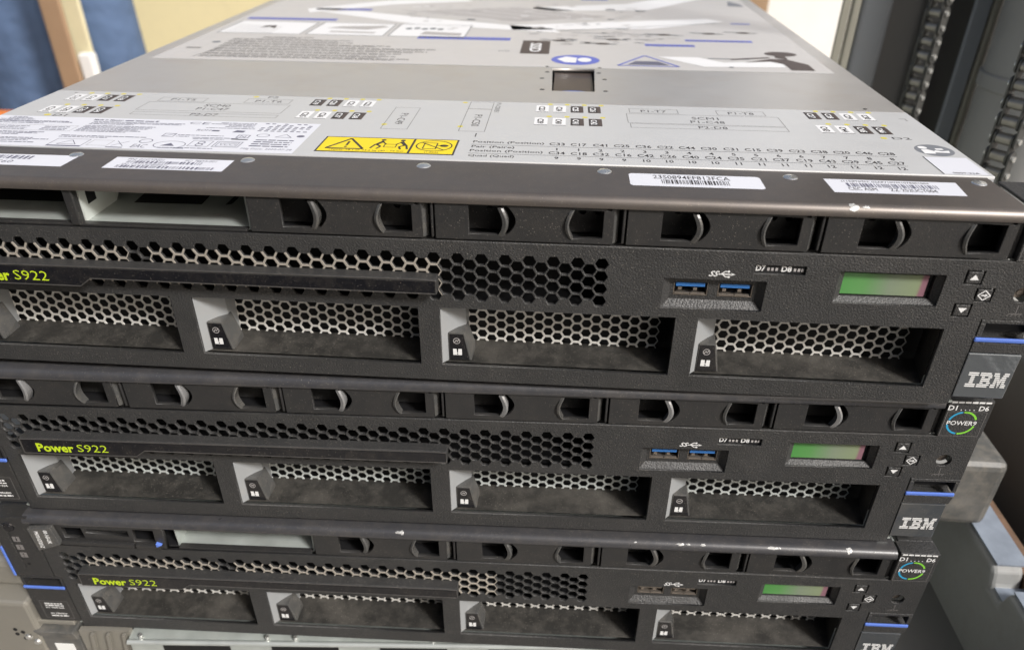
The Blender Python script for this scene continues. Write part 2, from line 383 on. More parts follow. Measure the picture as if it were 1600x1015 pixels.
def blank_back(mb):
    lp=[[(1,-3.3),(66,-3.3),(66,-19.2),(1,-19.2)]]
    for x,z in ((56.3,-6.6),(59.4,-8.4),(62.4,-6.6),(56.3,-10.2),(62.4,-10.2),(17,-7),(20,-8.8),(23,-7)): lp.append(hexpts(x,z,1.6))
    return curve_plate('blank_back',lp,10.5,11.3,['carrier'],bev=.1)
def fin(x,bul,z0,z1,th):
    def fn(mb):
        n=10; a=arc(x,z0,z1,bul,n)
        prof=[]
        for i,(u,v) in enumerate(a):
            y=-1.9*math.sin(math.pi*min(max((i+.6)/(n+1.2),0),1))**.6+.6
            prof.append((u,v,y))
        L=[];
        for u,v,y in prof: L.append(((u-th,y+.5,v),(u-th*.2,y,v),(u+th*.3,y+.3,v),(u+th*.3,3.2,v),(u-th*.6,3.2,v)))
        for i in range(n):
            for j in range(5):
                j2=(j+1)%5; mb.face([L[i][j],L[i+1][j],L[i+1][j2],L[i][j2]])
        mb.face(list(L[0])); mb.face(list(L[-1])[::-1])
    return fn
def make_blank(par, x0, dy=0., bright=False):
    b=part('blank_plate','drive_blank',par,blank_plate,['carrier']); b.location=(x0*K,dy*K,0)
    part('blank_side','side_rim',b,blank_side,['fin'])
    part('blank_bar','latch_bar',b,blank_latchbar,['carrier'],bevel=.3)
    part('blank_back','backing_plate',b,blank_back,['carrier'])
    part('finL'+('2' if bright else ''),'grip',b,fin(25.6,2.0,-6.0,-17.6,1.7),['fin2' if bright else 'fin'],ang=50)
    part('finR','grip',b,fin(52.6,-1.9,-5.9,-17.9,1.1),['fin'],ang=50)
    return b
def flange_mesh(mb):
    x0,x1=-3.2,435.0
    prof=[(34.0,0)]
    prof+= [(2.4-3.2*math.sin(t*math.pi/16), -3.2+3.2*math.cos(t*math.pi/16)) for t in range(0,11)]
    prof+= [(1.2,-3.9),(3.5,-3.2),(34,-1.4)]
    n=24
    mb.prism([(p[0],p[1]) for p in prof],x0,x1,'x')
def ear_icons(mb):
    k=Ink(mb,'front',-.36)
    k.ring(-12.3,-7.6,1.2,.25,1,1); k.line((-12.3,-6.9),(-12.3,-7.9),.25,1,1)
    for z,c in ((-16.5,'i'),(-22.5,'x'),(-28.3,'!')):
        k.rect(-13.0,-9.2,z-1.9,z+1.9,0)
        k.text(c,-11.5,-10.7,z-1.3,z+1.3,1,l=1)
    k.disc(-10.7,-35.2,.9,.9,2,1,12)
IBM_ROWS = {
 'I':[[(0,1)],[(0,1)],[(.3,.7)],[(.3,.7)],[(.3,.7)],[(.3,.7)],[(0,1)],[(0,1)]],
 'B':[[(0,.86)],[(0,.97)],[(.17,.42),(.7,1)],[(.17,.9)],[(.17,.9)],[(.17,.42),(.7,1)],[(0,.97)],[(0,.86)]],
 'M':[[(0,.34),(.66,1)],[(0,.38),(.62,1)],[(.12,.43),(.57,.88)],[(.12,.48),(.52,.88)],[(.12,.32),(.35,.65),(.68,.88)],[(.12,.32),(.39,.61),(.68,.88)],[(0,.32),(.43,.57),(.68,1)],[(0,.32),(.47,.53),(.68,1)]]}
def logo(mb):
    k=Ink(mb,'front',-.62); x0,x1,z0,z1=435.4,451.3,-77.0,-69.5
    xs={'I':(0,.25),'B':(.29,.6),'M':(.63,1)}; H=(z1-z0)/8
    for c,(a,b) in xs.items():
        for r,row in enumerate(IBM_ROWS[c]):
            for u,v in row:
                k.rect(x0+(x1-x0)*(a+(b-a)*u),x0+(x1-x0)*(a+(b-a)*v),z1-H*(r+.78),z1-H*(r+.1),0)
def badge_print(mb):
    k=Ink(mb,'front',-.36)
    for i in range(6): k.rect(437.2+2.85*i,439.6+2.85*i,-1.45,-.55,0)
    k.text('D1',436.6,440.3,-5.3,-2.7,0,bold=.02); k.text('D6',449.5,453.6,-5.3,-2.7,0,bold=.02)
    for i in range(4): k.disc(442.2+1.8*i,-5.0,.25,.25,0)
    k.text('POWER9',438.3,450.9,-13.3,-11.0,0,bold=.01)
    for m,a in ((1,(100,165)),(2,(20,95)),(1,(190,262)),(2,(268,345))): k.ring(444.5,-12.1,6.3,.85,m,0,a[0],a[1],14)
    k.frame(436.9,453.6,-20.0+.6,-5.9,.18,3)
def front_print(mb):
    k=Ink(mb,'front',-.06)
    k.text('SS',325.2,329.2,-31.0,-28.6,0,bold=.02,shear=.4)
    k.line((328.8,-29.9),(334.0,-29.9),.45,0); k.poly([(333.6,-30.5),(335.3,-29.9),(333.6,-29.3)],0)
    k.line((329.8,-29.9),(331.2,-28.7),.4,0,1); k.line((331.2,-28.7),(332.4,-28.7),.4,0); k.disc(332.6,-28.7,.5,.5,0,1,10)
    k.line((330.4,-29.9),(331.6,-31.0),.4,0,1); k.line((331.6,-31.0),(332.6,-31.0),.4,0); k.rect(332.4,333.3,-31.4,-30.6,0,1)
def front_print2(mb):
    k=Ink(mb,'front',-.06)
    k.line((443.9,-38.3),(443.9,-42.2),.25,1); k.line((441.6,-42.2),(446.4,-42.2),.25,1)
    for i in range(4): k.line((441.6+1.5*i,-42.2),(440.9+1.5*i,-43.2),.22,1)
def led_print(mb):
    k=Ink(mb,'front',1.2)
    k.rect(342.2,361.6,-29.2,-25.4,0)
    k.text('D7',342.9,346.5,-28.5,-26.0,1,bold=.03,l=2); k.text('D8',352.6,356.4,-28.5,-26.0,1,bold=.03,l=2)
    for x in (347.2,348.7,350.3,357.2,358.7,360.1): k.rect(x,x+.9,-28.2,-26.9,2,l=2)
def btn_print(mb):
    k=Ink(mb,'front',-.22)
    k.poly([(422.2,-28.2),(425.6,-28.2),(423.9,-26.0)],0)
    k.poly([(421.9,-40.4),(425.3,-40.4),(423.6,-42.6)],0)
    for q in range(4):
        a=[(429.7,-32.5),(432.0,-34.6),(429.7,-36.7),(427.4,-34.6)]; k.line(a[q],a[(q+1)%4],.4,0)
    k.line((428.6,-34.6),(430.2,-34.6),.55,0); k.poly([(430.0,-35.4),(431.1,-34.6),(430.0,-33.8)],0)
def make_server(name,label,loc,rot,cfg):
    rt=root(name,label,'server',loc,rot,group='identical rack servers in one stack')
    top=cfg['top']
    # steel body
    def body(mb):
        mb.box(-2.2,436.8,22,742,-88.2,-20.4); mb.box(-2.2,436.8,150,742,-20.4,-10)
        mb.box(-2.2,-1.0,3,150,-20.4,-1.6); mb.box(435.6,436.8,3,150,-20.4,-1.6)
        mb.box(-1,435.6,3.2,22,-88,-86.9)
    part('body','chassis',rt,body,['galv'])
    def inner(mb):
        mb.box(-.8,435.4,21.2,21.9,-86.8,-20.6); mb.box(-.8,435.4,3.2,21.2,-20.55,-19.75); mb.box(-.8,435.4,1.8,21.2,-48.95,-48.5)
    part('inner','chassis_front_wall',rt,inner,['dark'])
    def shelf(mb):
        for i in range(6):
            if i not in top['open']: mb.box(73*i-.5,73*i+72.5,13,14,-19.6,-2.0)
    part('shelf'+str(top['open']),'drive_backplane',rt,shelf,['dark'])
    # bezel and honeycomb
    part('bezel','bezel',rt,bezel_mesh,['bezel'])
    def lip(mb): mb.box(0,435,2.7,14,-20.6,-19.9)
    part('lip','bezel_ledge',rt,lip,['carrier'])
    for hk in cfg['honey']: part('honey'+str(hk),'honeycomb_grille',rt,honey_fn(*hk),['honey'],recalc=False,smooth=False)
    for i,(a,b) in enumerate(BAYX):
        r=part('bay_recess','bay_pocket',rt,bay_recess,['bay'],smooth=False,recalc=False); r.location=((a)*K,0,0)
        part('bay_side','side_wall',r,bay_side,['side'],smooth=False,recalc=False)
        part('bay_mesh','perforated_screen' ,r,panel_holes,['mesh'],smooth=False,recalc=False) if cfg['bright'] else part('bay_mesh2','perforated_screen',r,panel_holes,['mesh2'],smooth=False,recalc=False)
        h=part('bay_handle','bay_handle',rt,handle_fn,['fin'],bevel=.35,smooth=False); h.location=(a*K,0,0)
        part('handle_face','status_icons',h,handle_face,['gloss','greypr','white'],smooth=False,recalc=False)
    s=part('strip','badge_bar',rt,strip_fn,['bezel'],bevel=.4,smooth=False)
    part('stripf','badge_inlay',s,strip_face,['gloss'],bevel=.12,smooth=False)
    part('striprim','inlay_rim',s,strip_rim,['rim'],smooth=False)
    part('stript','model_lettering',s,strip_text,['neon'],smooth=False,recalc=False,label='lime green lettering reading Power S922')
    # top row
    for i in range(6):
        if i in top['open'] or i==top.get('carrier',-1): continue
        make_blank(rt,73*i-.2+(.4 if i else 0), random.uniform(0,.5),not cfg['bright'])
    if 0 in top['open'] or 1 in top['open']:
        def cav(mb):
            x0=-.8 if 0 in top['open'] else 73; x1=145.0
            mb.box(x0,x1,3,146,-20.35,-19.5)      # floor
            mb.face([(x0,3,-1.9),(x1,3,-1.9),(x1,146,-1.9),(x0,146,-1.9)])
            mb.box(x0,x0+.5,3,146,-19.4,-2.2); mb.box(x1-.6,x1,3,146,-19.4,-2.2)
        part('cav'+str(top['open']),'open_bay_tray',rt,cav,['galv'])
        def cavd(mb):
            k=Ink(mb,'lid',-19.4)
            if 0 in top['open']:
                k.poly([(85.5,25),(115,25.6),(112,70),(82,70)],0); k.poly([(2,23),(56,23.5),(56,80),(2,80)],0); k.disc(126,15,1.3,1.0,1,1)
                k.poly([(125,26),(127.5,27),(128,60),(125.5,60)],0)
            mb.box(-.6,144.4,72,73,-19.4,-2.2)
            mb.face([(77.06,8,-13.5),(77.06,14,-13.5),(77.06,14,-7),(77.06,8,-7)]); mb.face([(77.06,27,-6),(77.06,31,-6),(77.06,31,-3.4),(77.06,27,-3.4)])
        part('cavd'+str(top['open']),'tray_cutouts',rt,cavd,['dark','silver'],smooth=False,recalc=False)
        if 0 in top['open']:
            def wing(mb): mb.prism([(4.1,-19.4),(27,-19.4),(30,-16.4),(71,-16.4),(71,-2.4),(4.1,-2.4)],76.2,77.0,'x')
            part('wing','bay_bracket',rt,wing,['bright'],smooth=False)
            def div(mb): mb.box(72.7,76.6,.4,4.0,-19.6,-3.4)
            part('div','bay_divider',rt,div,['carrier'],bevel=.5,smooth=False)
        def lipb(mb):
            a=0 if 0 in top['open'] else 74; mb.box(a,144,.8,4.2,-20.0,-18.9)
        part('lipb'+str(top['open']),'bay_lip',rt,lipb,['carrier'],bevel=.3,smooth=False)
    if top.get('carrier',-1)==0:
        def car(mb):
            return curve_plate('optical_carrier',[[(1,-3.6),(68.5,-3.6),(68.5,-19.4),(1,-19.4)],[(15.5,-6.6),(25.8,-6.8),(26.3,-14),(15.5,-14)],[(53,-6.4),(63.6,-6.6),(63.2,-15),(52,-15)],[(28,-7.5),(50,-7.5),(50,-11.6),(28,-10)]],0,2.4,['carrier'],bev=.3)
        c=part('s3car','drive_carrier',rt,car,['carrier'])
        def carb(mb):
            mb.box(27,51,2.6,3.2,-13,-6); mb.prism([(14,-15.3),(52,-15.8),(52,-18.4),(14,-17.8)],-1.6,.2); mb.prism([(53,-15.9),(66,-16.3),(66,-18.9),(53,-18.5)],-1.6,.2)
        part('s3carb','release_lever',c,carb,['carrier'],bevel=.3,smooth=False)
        def cbl(mb): hull([(64.0,-1.7,-14.3),(66.9,-1.5,-15.6),(64.0,-1.7,-16.9),(64.0,.1,-14.3),(66.9,.1,-15.6),(64.0,.1,-16.9)],mb)
        part('s3cbl','touch_point',c,cbl,['blue'],bevel=.2,smooth=False)
        def tabm(mb): mb.prism([(-.3,-5.6),(12.4,-4.4),(14.0,-16.6),(1.0,-21.5)],-3.0,-.3)
        t=part('s3tab','pull_tab',rt,tabm,['fin'],bevel=.3,smooth=False)
        def tabt(mb):
            k=Ink(mb,'front',-3.07); k.text('PNY01GY201Z',3.0,5.2,-19.0,-7.0,0,bold=.03,rot=-1); k.text('00-1G-UK',8.0,10.2,-15.8,-6.0,0,bold=.03,rot=-1)
        part('s3tabt','tab_lettering',t,tabt,['white'],smooth=False,recalc=False)
    # control area
    def usbc(mb):
        a,b=.9,3.2
        o=[(308.4,-45.9),(347.8,-45.9),(347.8,-32.6),(308.4,-32.6)]; n=[(311.5,-43.2),(345.2,-43.2),(345.2,-33.2),(311.5,-33.2)]
        for i in range(4):
            j=(i+1)%4; mb.face([(o[i][0],a,o[i][1]),(o[j][0],a,o[j][1]),(n[j][0],b,n[j][1]),(n[i][0],b,n[i][1])])
        # back with two port openings
        z0,z1=-41.6,-35.6
        for x0,x1,a0,a1 in ((311.5,345.2,z1,-33.2),(311.5,345.2,-43.2,z0),(311.5,312.9,z0,z1),(326.6,330.3,z0,z1),(344.0,345.2,z0,z1)):
            mb.face([(x0,b,a0),(x1,b,a0),(x1,b,a1),(x0,b,a1)])
        for x0,x1 in ((312.9,326.6),(330.3,344.0)):
            mb.face([(x0,b,z0),(x1,b,z0),(x1,14,z0),(x0,14,z0)],1); mb.face([(x0,b,z1),(x1,b,z1),(x1,14,z1),(x0,14,z1)],1)
            mb.face([(x0,b,z0),(x0,b,z1),(x0,14,z1),(x0,14,z0)],1); mb.face([(x1,b,z0),(x1,b,z1),(x1,14,z1),(x1,14,z0)],1); mb.face([(x0,14,z0),(x1,14,z0),(x1,14,z1),(x0,14,z1)],1)
    part('usbc','usb_recess',rt,usbc,['bezel','dark'],smooth=False,recalc=False)
    for q,x0 in enumerate((312.9,330.3)):
        def up(mb):
            mb.box(.1,13.6,3.3,12,-41.5,-41.15); mb.box(.1,.45,3.3,12,-41.1,-35.75); mb.box(13.25,13.6,3.3,12,-41.1,-35.75)
            mb.box(.6,6.6,3.0,4.2,-40.9,-40.35); mb.box(6.9,12.6,3.0,4.2,-40.9,-40.35)
            for u in (2.0,8.0): mb.box(u,u+1.5,4,6,-39.6,-38.4)
        u=part('usbp','usb_port',rt,up,['beige'],bevel=.1,smooth=False); u.location=(x0*K,0,0)
        def ut(mb): mb.box(1.0,12.4,3.6,11,-37.7,-36.2)
        part('usbt'+cfg['usb'],'port_tongue',u,ut,[cfg['usb']],bevel=.1,smooth=False)
    def lcdc(mb):
        a,b=.9,2.9; o=[(374.4,-40.4),(413.7,-40.4),(413.7,-26.8),(374.4,-26.8)]; n=[(377.2,-38.7),(411.4,-38.7),(411.4,-28.4),(377.2,-28.4)]
        for i in range(4):
            j=(i+1)%4; mb.face([(o[i][0],a,o[i][1]),(o[j][0],a,o[j][1]),(n[j][0],b,n[j][1]),(n[i][0],b,n[i][1])])
        mb.face([(p[0],b+1.2,p[1]) for p in n],1)
        for i in range(4):
            j=(i+1)%4; mb.face([(n[i][0],b,n[i][1]),(n[j][0],b,n[j][1]),(n[j][0],b+1.2,n[j][1]),(n[i][0],b+1.2,n[i][1])])
    r=part('lcdc','display_frame',rt,lcdc,['bezel','gloss'],smooth=False,recalc=False)
    def lcd(mb): mb.box(377.4,409.4,3.4,4.0,-38.0,-28.9)
    part('lcd','display_screen',rt,lcd,['lcd'],smooth=False)
    for q,(cx,cz) in enumerate(((423.9,-27.3),(429.7,-34.6),(423.6,-41.6))):
        def bt(mb): mb.box(-2.75,2.75,-.15,2.4,-2.4,2.4)
        b=part('btn','menu_button',rt,bt,['bezel'],bevel=.3,smooth=False); b.location=(cx*K,0,cz*K)
    part('btnp','button_symbols',rt,btn_print,['white'],smooth=False,recalc=False)
    part('fp','usb_symbol',rt,front_print,['white','ink3'],smooth=False,recalc=False)
    part('fp2','ground_symbol',rt,front_print2,['white','ink3'],smooth=False,recalc=False)
    part('lp','drive_indicator',rt,led_print,['dark','white','greypr'],smooth=False,recalc=False)
    def scr(mb): mb.cyl((443.9,4.5,-34),3.2,-1.6,seg=20,r2=2.6); mb.cyl((443.9,3,-34),1.0,-.5,seg=12)
    part('scr','captive_screw',rt,scr,['beige'])
    # right ear
    def ear(mb):
        mb.box(436.3,455.2,-.3,8,-20.0,-.2); mb.box(437.9,455.2,8,31,-1.4,-.2); mb.box(453.9,455.2,2,31,-45,-1.5); mb.box(430.9,436.1,2.2,6,-20,-3)
    e=part('ear','rack_ear',rt,ear,['bezel'],bevel=.35,smooth=False)
    part('earp','processor_badge',e,badge_print,['white','teal','lime','ink3'],smooth=False,recalc=False)
    def ear2(mb):
        mb.prism([(432.6,-55.6),(454.9,-55.9),(454.0,-60.4),(432.6,-60.4)],-.1,6); 
        mb.prism([(432.6,-45.3),(454.9,-45.3),(454.9,-46.9),(432.6,-46.9)],-.2,6); mb.prism([(432.6,-46.9),(434.6,-46.9),(434.6,-53),(432.6,-53)],-.2,6); mb.prism([(453.1,-46.9),(454.9,-46.9),(454.9,-53),(453.1,-53)],-.2,6)
        mb.box(432.6,454.9,6,9,-86.4,-45.5); mb.box(434.6,453.1,4.5,6,-53,-47,1)
    e2=part('ear2','latch_housing',rt,ear2,['bezel','dark'],bevel=.25,smooth=False)
    def bl(mb): mb.box(432.3,454.6,-.7,.4,-55.3,-53.4)
    part('bl','release_bar',e2,bl,['blue'],bevel=.5,smooth=False)
    def ip(mb): mb.prism([(432.4,-60.8),(452.9,-60.8),(452.6,-82.2),(432.4,-82.2)],-.5,3.5)
    pl=part('ip'+str(bool(cfg.get('lid'))),'brand_plate',e2,ip,['mirror2' if cfg.get('lid') else 'mirror'],bevel=.3,smooth=False)
    part('il','brand_lettering',pl,logo,['white'],smooth=False,recalc=False)
    # left ear
    def lear(mb):
        mb.box(-20.2,-.4,-.3,8,-45.0,-.4); mb.box(-20.2,3.2,6,9,-86.4,-45.3)
        mb.box(-20.2,3.0,-.2,6,-82.4,-55.6); mb.box(-20.2,3.2,-.2,6,-46.9,-45.3); mb.box(-20.2,-18.6,-.2,6,-53,-46.9); mb.box(1.6,3.2,-.2,6,-53,-46.9); mb.box(-18.6,1.6,4.5,6,-53,-47,1)
        mb.box(-20.2,-5,8,31,-1.6,-.4); mb.prism([(-20.4,-4),(-14,-6),(-13,-38),(-20.4,-46)],-1.0,10)
    le=part('lear','control_ear',rt,lear,['carrier','dark'],bevel=.35,smooth=False)
    def lb(mb): mb.box(-20.6,2.6,-.7,.4,-55.3,-53.4)
    part('lb','release_bar',le,lb,['blue'],bevel=.5,smooth=False)
    def pb(mb):
        mb.cyl((-12.3,-.2,-7.6),3.3,-.5,seg=28,r2=2.9); mb.cyl((-12.3,-.7,-7.6),2.3,-.4,seg=24,r2=1.9)
    part('pb','power_button',le,pb,['gloss'])
    part('li','ear_icons',le,ear_icons,['ink3','gloss','dark'],smooth=False,recalc=False)
    def ll(mb):
        k=Ink(mb,'front',-.25); k.frame(-16,.2,-80.2,-65.6,.2,0)
        k.micro(-13.5,-3.5,-68.3,1.0,1); k.micro(-13.5,-3.0,-69.9,.9,1); k.micro(-12.5,-2.6,-78.6,1.0,1)
        k.text('MT 9009-22A',-13.5,-3,-71.8,-70.6,1,bold=.02); k.text('SN 78E6820',-12.5,-3,-76.8,-75.6,1,bold=.02)
    part('ll','serial_label',le,ll,['ink3','white'],smooth=False,recalc=False)
    def sl(mb): mb.prism([(-21.4,-22),(-20.2,-22),(-20.2,-44),(-21.4,-44)],-1.5,12)
    part('sl','side_grip',le,sl,['blue'],bevel=.3,smooth=False)
    # lid
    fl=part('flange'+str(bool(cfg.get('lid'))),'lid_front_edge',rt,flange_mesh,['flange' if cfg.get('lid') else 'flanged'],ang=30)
    def rv(mb):
        seg=20
        mb.cyl((0,0,.0),2.9,.45,'z',seg,r2=2.4); mb.cyl((0,0,.45),2.4,.35,'z',seg,r2=1.2); mb.cyl((0,0,.8),.7,.12,'z',10,r2=.4)
    if cfg.get('lid'):
        for i in range(6):
            r=part('rv','rivet',rt,rv,['silver'],ang=60); r.location=((64.8+73.0*i-(.8 if i==5 else 0))*K,27.3*K,0)
    return rt
def lid_details(rt):
    H=.5
    # front cover panel with the printed legend
    def cover(mb):
        return curve_plate('front_cover',[[(-3.4,34.2),(438.2,34.2),(438.0,125.9),(-3.2,125.9)]],H-1.5,H,['paint'],bev=.25,ax='z')
    cv=part('cover','front_cover',rt,cover,['paint'])
    for q in (437.0,-3.3): part('cside%d'%q,'cover_side_flange',cv,lambda mb:mb.box(q,q+1.05,34,742,-30,-1.1),['paint'],smooth=False)
    def legend(mb):
        k=Ink(mb,'lid',H+.03)
        def box(x,y,t,dark,w=6.3,h=11.8):
            if dark: k.rect(x,x+w,y,y+h,4); k.rect(x+.2,x+w-1.9,y+.8,y+h-.8,0,1); k.text(t,x+.9,x+w-2.3,y+2.0,y+h-2.0,3,l=2,rot=-1,bold=.03)
            else:
                k.rect(x,x+w,y,y+h,3); k.text(t,x+1.3,x+w-1.7,y+1.9,y+h-2.2,0,l=1,rot=-1,bold=.03)
                k.rect(x,x+w,y-.3,y+.15,0,1)
            k.disc(x+w+.6,y+h+2.4,1.35,1.35,2)
        def grp(x0,r1,r2,d1,d2,y1=109.3,y2=87.3):
            for i in range(4):
                box(x0+8.65*i,y1,'C%d'%(r1+i),d1[i]); box(x0+8.65*i,y2,'C%d'%(r2+i),d2[i])
        grp(10.6,15,31,(0,0,1,1),(0,0,1,1),107.6,85.3)
        grp(138,19,35,(1,1,0,0),(0,0,1,1)); grp(252.8,23,39,(0,0,1,1),(0,0,1,1)); grp(385.9,27,43,(1,1,0,0),(0,0,1,1))
        f=lambda *a: k.frame(*a,.28,1)
        f(58.5,82.8,110.4,117.6); k.text('P1-T5',64.6,77.4,112.4,115.8,0); f(103.5,127,111,119); k.text('P1-T6',108.6,122.4,113.0,116.8,0)
        f(55.6,128.8,93.6,109); k.text('SCM0',86.4,99.4,102.4,106.6,0); k.text('P1-C47',84.8,100.8,96.4,100.4,0)
        f(56.7,129,85.8,90.6); k.text('P2-D7',86.2,99.6,86.4,90.1,0)
        k.text('P2',112.6,118,121,124.2,0); k.disc(106,122.8,1.5,1.3,2)
        f(182.4,195,74,110.5); k.text('P1-C49',187.2,191,82,100,0,rot=-1); k.disc(182.8,81,1.4,1.4,2)
        f(218.7,230.9,73.7,111.2); f(218.7,230.9,111.2,124.6); k.text('P1-C50',223.4,227.2,82,101,0,rot=-1); k.text('P1-C50/E1',232.2,234.6,106.5,123.6,0,rot=-1)
        k.disc(218.7,81,1.4,1.4,2); k.disc(216,122.6,1.4,1.2,2); k.line((227.4,66),(227.4,71),.5,0)
        f(299.2,323.4,111.9,119.5); k.text('P1-T7',305,317.6,113.7,117.4,0); f(342.4,366,112,119.8); k.text('P1-T8',348,360.6,113.8,117.6,0)
        f(297.4,371.3,94.6,110.6); k.text('SCM1',328.8,341.6,103,107.2,0); k.text('P1-C48',327.5,343.6,97,101,0); f(298.3,371.2,87,93.6); k.text('P2-D8',330,343.4,88.2,92,0)
        k.disc(18.6,81.2,1.7,1.4,2); k.text('D1',21.8,28.2,79.4,82.6,0); k.disc(411.6,81.4,1.5,1.4,2); k.text('D2',415.4,423.6,80.0,83.2,0)
        # position tables
        T=[('C33','C17','C41','C25','C36','C22','C44','C30','C31','C15','C39','C23','C38','C20','C46','C28'),'1122334455667788',
           ('C34','C18','C32','C16','C42','C26','C40','C24','C35','C21','C37','C19','C43','C29','C45','C27'),('9','9','9','9','10','10','10','10','11','11','11','11','12','12','12','12')]
        k.text('Position (Position)',227.4,258.6,56.8,60.6,0,bold=.01); k.line((227,55.2),(407.8,55.2),.3,0)
        k.text('Pair (Paire)',227.4,246,50.2,53.9,0,bold=.01)
        k.text('Position (Position)',227.3,258.4,44.9,48.6,0,bold=.01); k.line((227,43.4),(408,43.4),.3,0); k.text('Quad (Quad)',227.3,246.6,38.4,42.0,0,bold=.01)
        for i in range(16):
            x=264.3+9.36*i
            k.ctext(T[0][i],x,57.0,60.6,.85,m=0,bold=.015); k.ctext(T[1][i],x,50.2,53.4,.9,m=0,bold=.015)
            k.ctext(T[2][i],x,44.9,48.5,.85,m=0,bold=.015)
            k.ctext(T[3][i],x,38.7,41.9,.9,m=0,bold=.015)
        # round grey emblem: figure reading
        k.disc(427.4,65.6,8.0,8.0,5,seg=32); k.disc(423.6,69.0,1.9,1.9,3,1); k.poly([(421.6,60.8),(426.2,60.8),(427,64.2),(424.8,66.6),(421.9,66.2)],3,1)
        k.poly([(426.6,62.6),(432.6,62.2),(433.4,65.4),(430.2,64.4),(427.4,65.6)],3,1); k.rect(428.4,431.6,66.2,68.2,3,1)
        k.rect(8,9.5,121.5,122.4,1); k.rect(430,433.4,113.5,114.0,1); k.rect(432.6,433,110,114,1)
    part('legend','printed_legend',cv,legend,['ink','ink3','dot','whitepr','ink2','badgegrey'],smooth=False,recalc=False)
    # rating label
    def rl(mb): 
        k=Ink(mb,'lid',H+.06); k.poly([(-2.6,35.4),(153.6,35.4),(153.6,78.2),(-2.6,78.2)],0)
    lab=part('rl','rating_label',cv,rl,['sticker'],smooth=False,recalc=False,label='pale rating label crowded with small grey text')
    def rt_(mb):
        r=random.Random(3); k=Ink(mb,'lid',H+.10)
        for y,a,b in ((76,5,12),(74.2,4,15.5),(72.4,1,18),(70.4,1,36),(69,1,38),(67,1,26)): k.micro(a,b,y,.85,0,rnd=r)
        k.frame(.4,44,56.6,64.6,.18,1)
        for y in (62,59.8,57.8): k.micro(2,22,y,.8,0,rnd=r); k.micro(29,41,y,.9,0,rnd=r)
        for y,a,b in ((53.8,0,34),(52,0,32),(50.2,0,24),(47.4,0,8),(45.6,0,34),(44,0,42),(42,0,34),(39.6,0,38)): k.micro(a,b,y,.9,0,rnd=r)
        k.text('Made in Mexico',45.6,60,73.8,76.0,0,bold=.03); k.micro(61,77,73.9,1.6,0,rnd=r)
        for y,a,b in ((71.6,47,91),(69.9,46.8,90),(68.2,46.6,68),(65.4,46.4,80),(63.7,46.4,79),(62,46.2,78),(60.3,46,74),(58.6,46,76),(56.9,46,70)): k.micro(a,b,y,.8,0,rnd=r)
        for y,a,b in ((50.4,44,83),(48.6,44,66)): k.micro(a,b,y,.9,0,rnd=r)
        k.frame(45.6,60.8,37.2,46.2,.3,0); k.rect(45.6,60.8,36.2,37.2,0); k.line((49,39),(53.2,44.6),.35,0); k.line((53.2,44.6),(57.4,39),.35,0); k.line((49,39),(57.4,39),.35,0)
        k.frame(62.4,71.6,38.4,45.6,.18,1); k.line((73.4,38.6),(78.6,45),.3,0); k.line((78.6,38.6),(73.4,45),.3,0); k.rect(72,79.4,36.3,37.2,0)
        k.text('CE',92.4,102,72.4,75.6,0,bold=.0); k.text('EAC',82.4,88.6,37.2,41.6,0); k.ring(85.3,46.2,2.9,.45,0)
        k.ring(97.6,42.2,7.0,.4,0,ry=5.0); k.poly([(94,40.6),(100.4,40.6),(97.4,44.4)],0); k.micro(94,104,38.0,.7,0,rnd=r); k.line((101,37.6),(106,37.4),.4,0)
        k.frame(88.6,94,53,57.8,.4,0); k.line((89.4,53.6),(93.4,57.2),.4,0)
        k.micro(95,116,55.6,.8,0,rnd=r); k.micro(95,101,53.6,.7,0,rnd=r)
        for y,a,b in ((75,107,124),(73.2,103,124),(71.4,112,124),(69.6,111,125),(67.2,103,126)): k.micro(a,b,y,.8,0,rnd=r)
        k.text('ROH',100.4,106.6,62.4,65.2,0); k.micro(107.4,111,62.4,2.4,0,rnd=r); k.poly([(117.4,61.8),(122.6,61.8),(122.8,64.4),(118.6,65)],0); k.frame(122,127.6,54,58.4,.45,0); k.text('N',123.4,126,54.8,57.4,0)
        for y,a,b in ((52.6,103,124),(50.8,104,118),(38.2,103,118)): k.micro(a,b,y,.8,0,rnd=r)
        k.frame(105.6,114.8,41,48.8,.3,0); k.ring(110.2,46.2,1.7,.5,0); k.ring(110.2,43.2,1.7,.5,0)
        k.frame(116.4,128,41,48.6,.35,0); k.frame(117.6,126.8,42,47.6,.3,0); k.text('VCCI',118.6,125.8,43.4,46.4,0)
        for y in (75.6,73.4,71.2,69,66.8,64.6):
            for x in range(128,151,3): k.rect(x,x+1.8,y,y+1.1,0) if r.random()<.9 else 0
        k.ring(133,58.6,3.0,.45,0,ry=2.2); k.line((139,56.6),(143,60.8),.35,0); k.line((143,60.8),(146.4,56.6),.35,0); k.line((139,56.6),(146.4,56.6),.35,0); k.disc(150,58.8,1.8,1.5,0)
        for y in (51.6,48.8,46,43.2): k.micro(132,149,y,1.2,0,rnd=r); k.micro(121,128.5,51.4,1,0,rnd=r)
        k.text('Mfg Date: 2020-07-28',130,152,38.6,41.0,0)
    part('rt','label_print',lab,rt_,['ink4','ink3'],smooth=False,recalc=False)
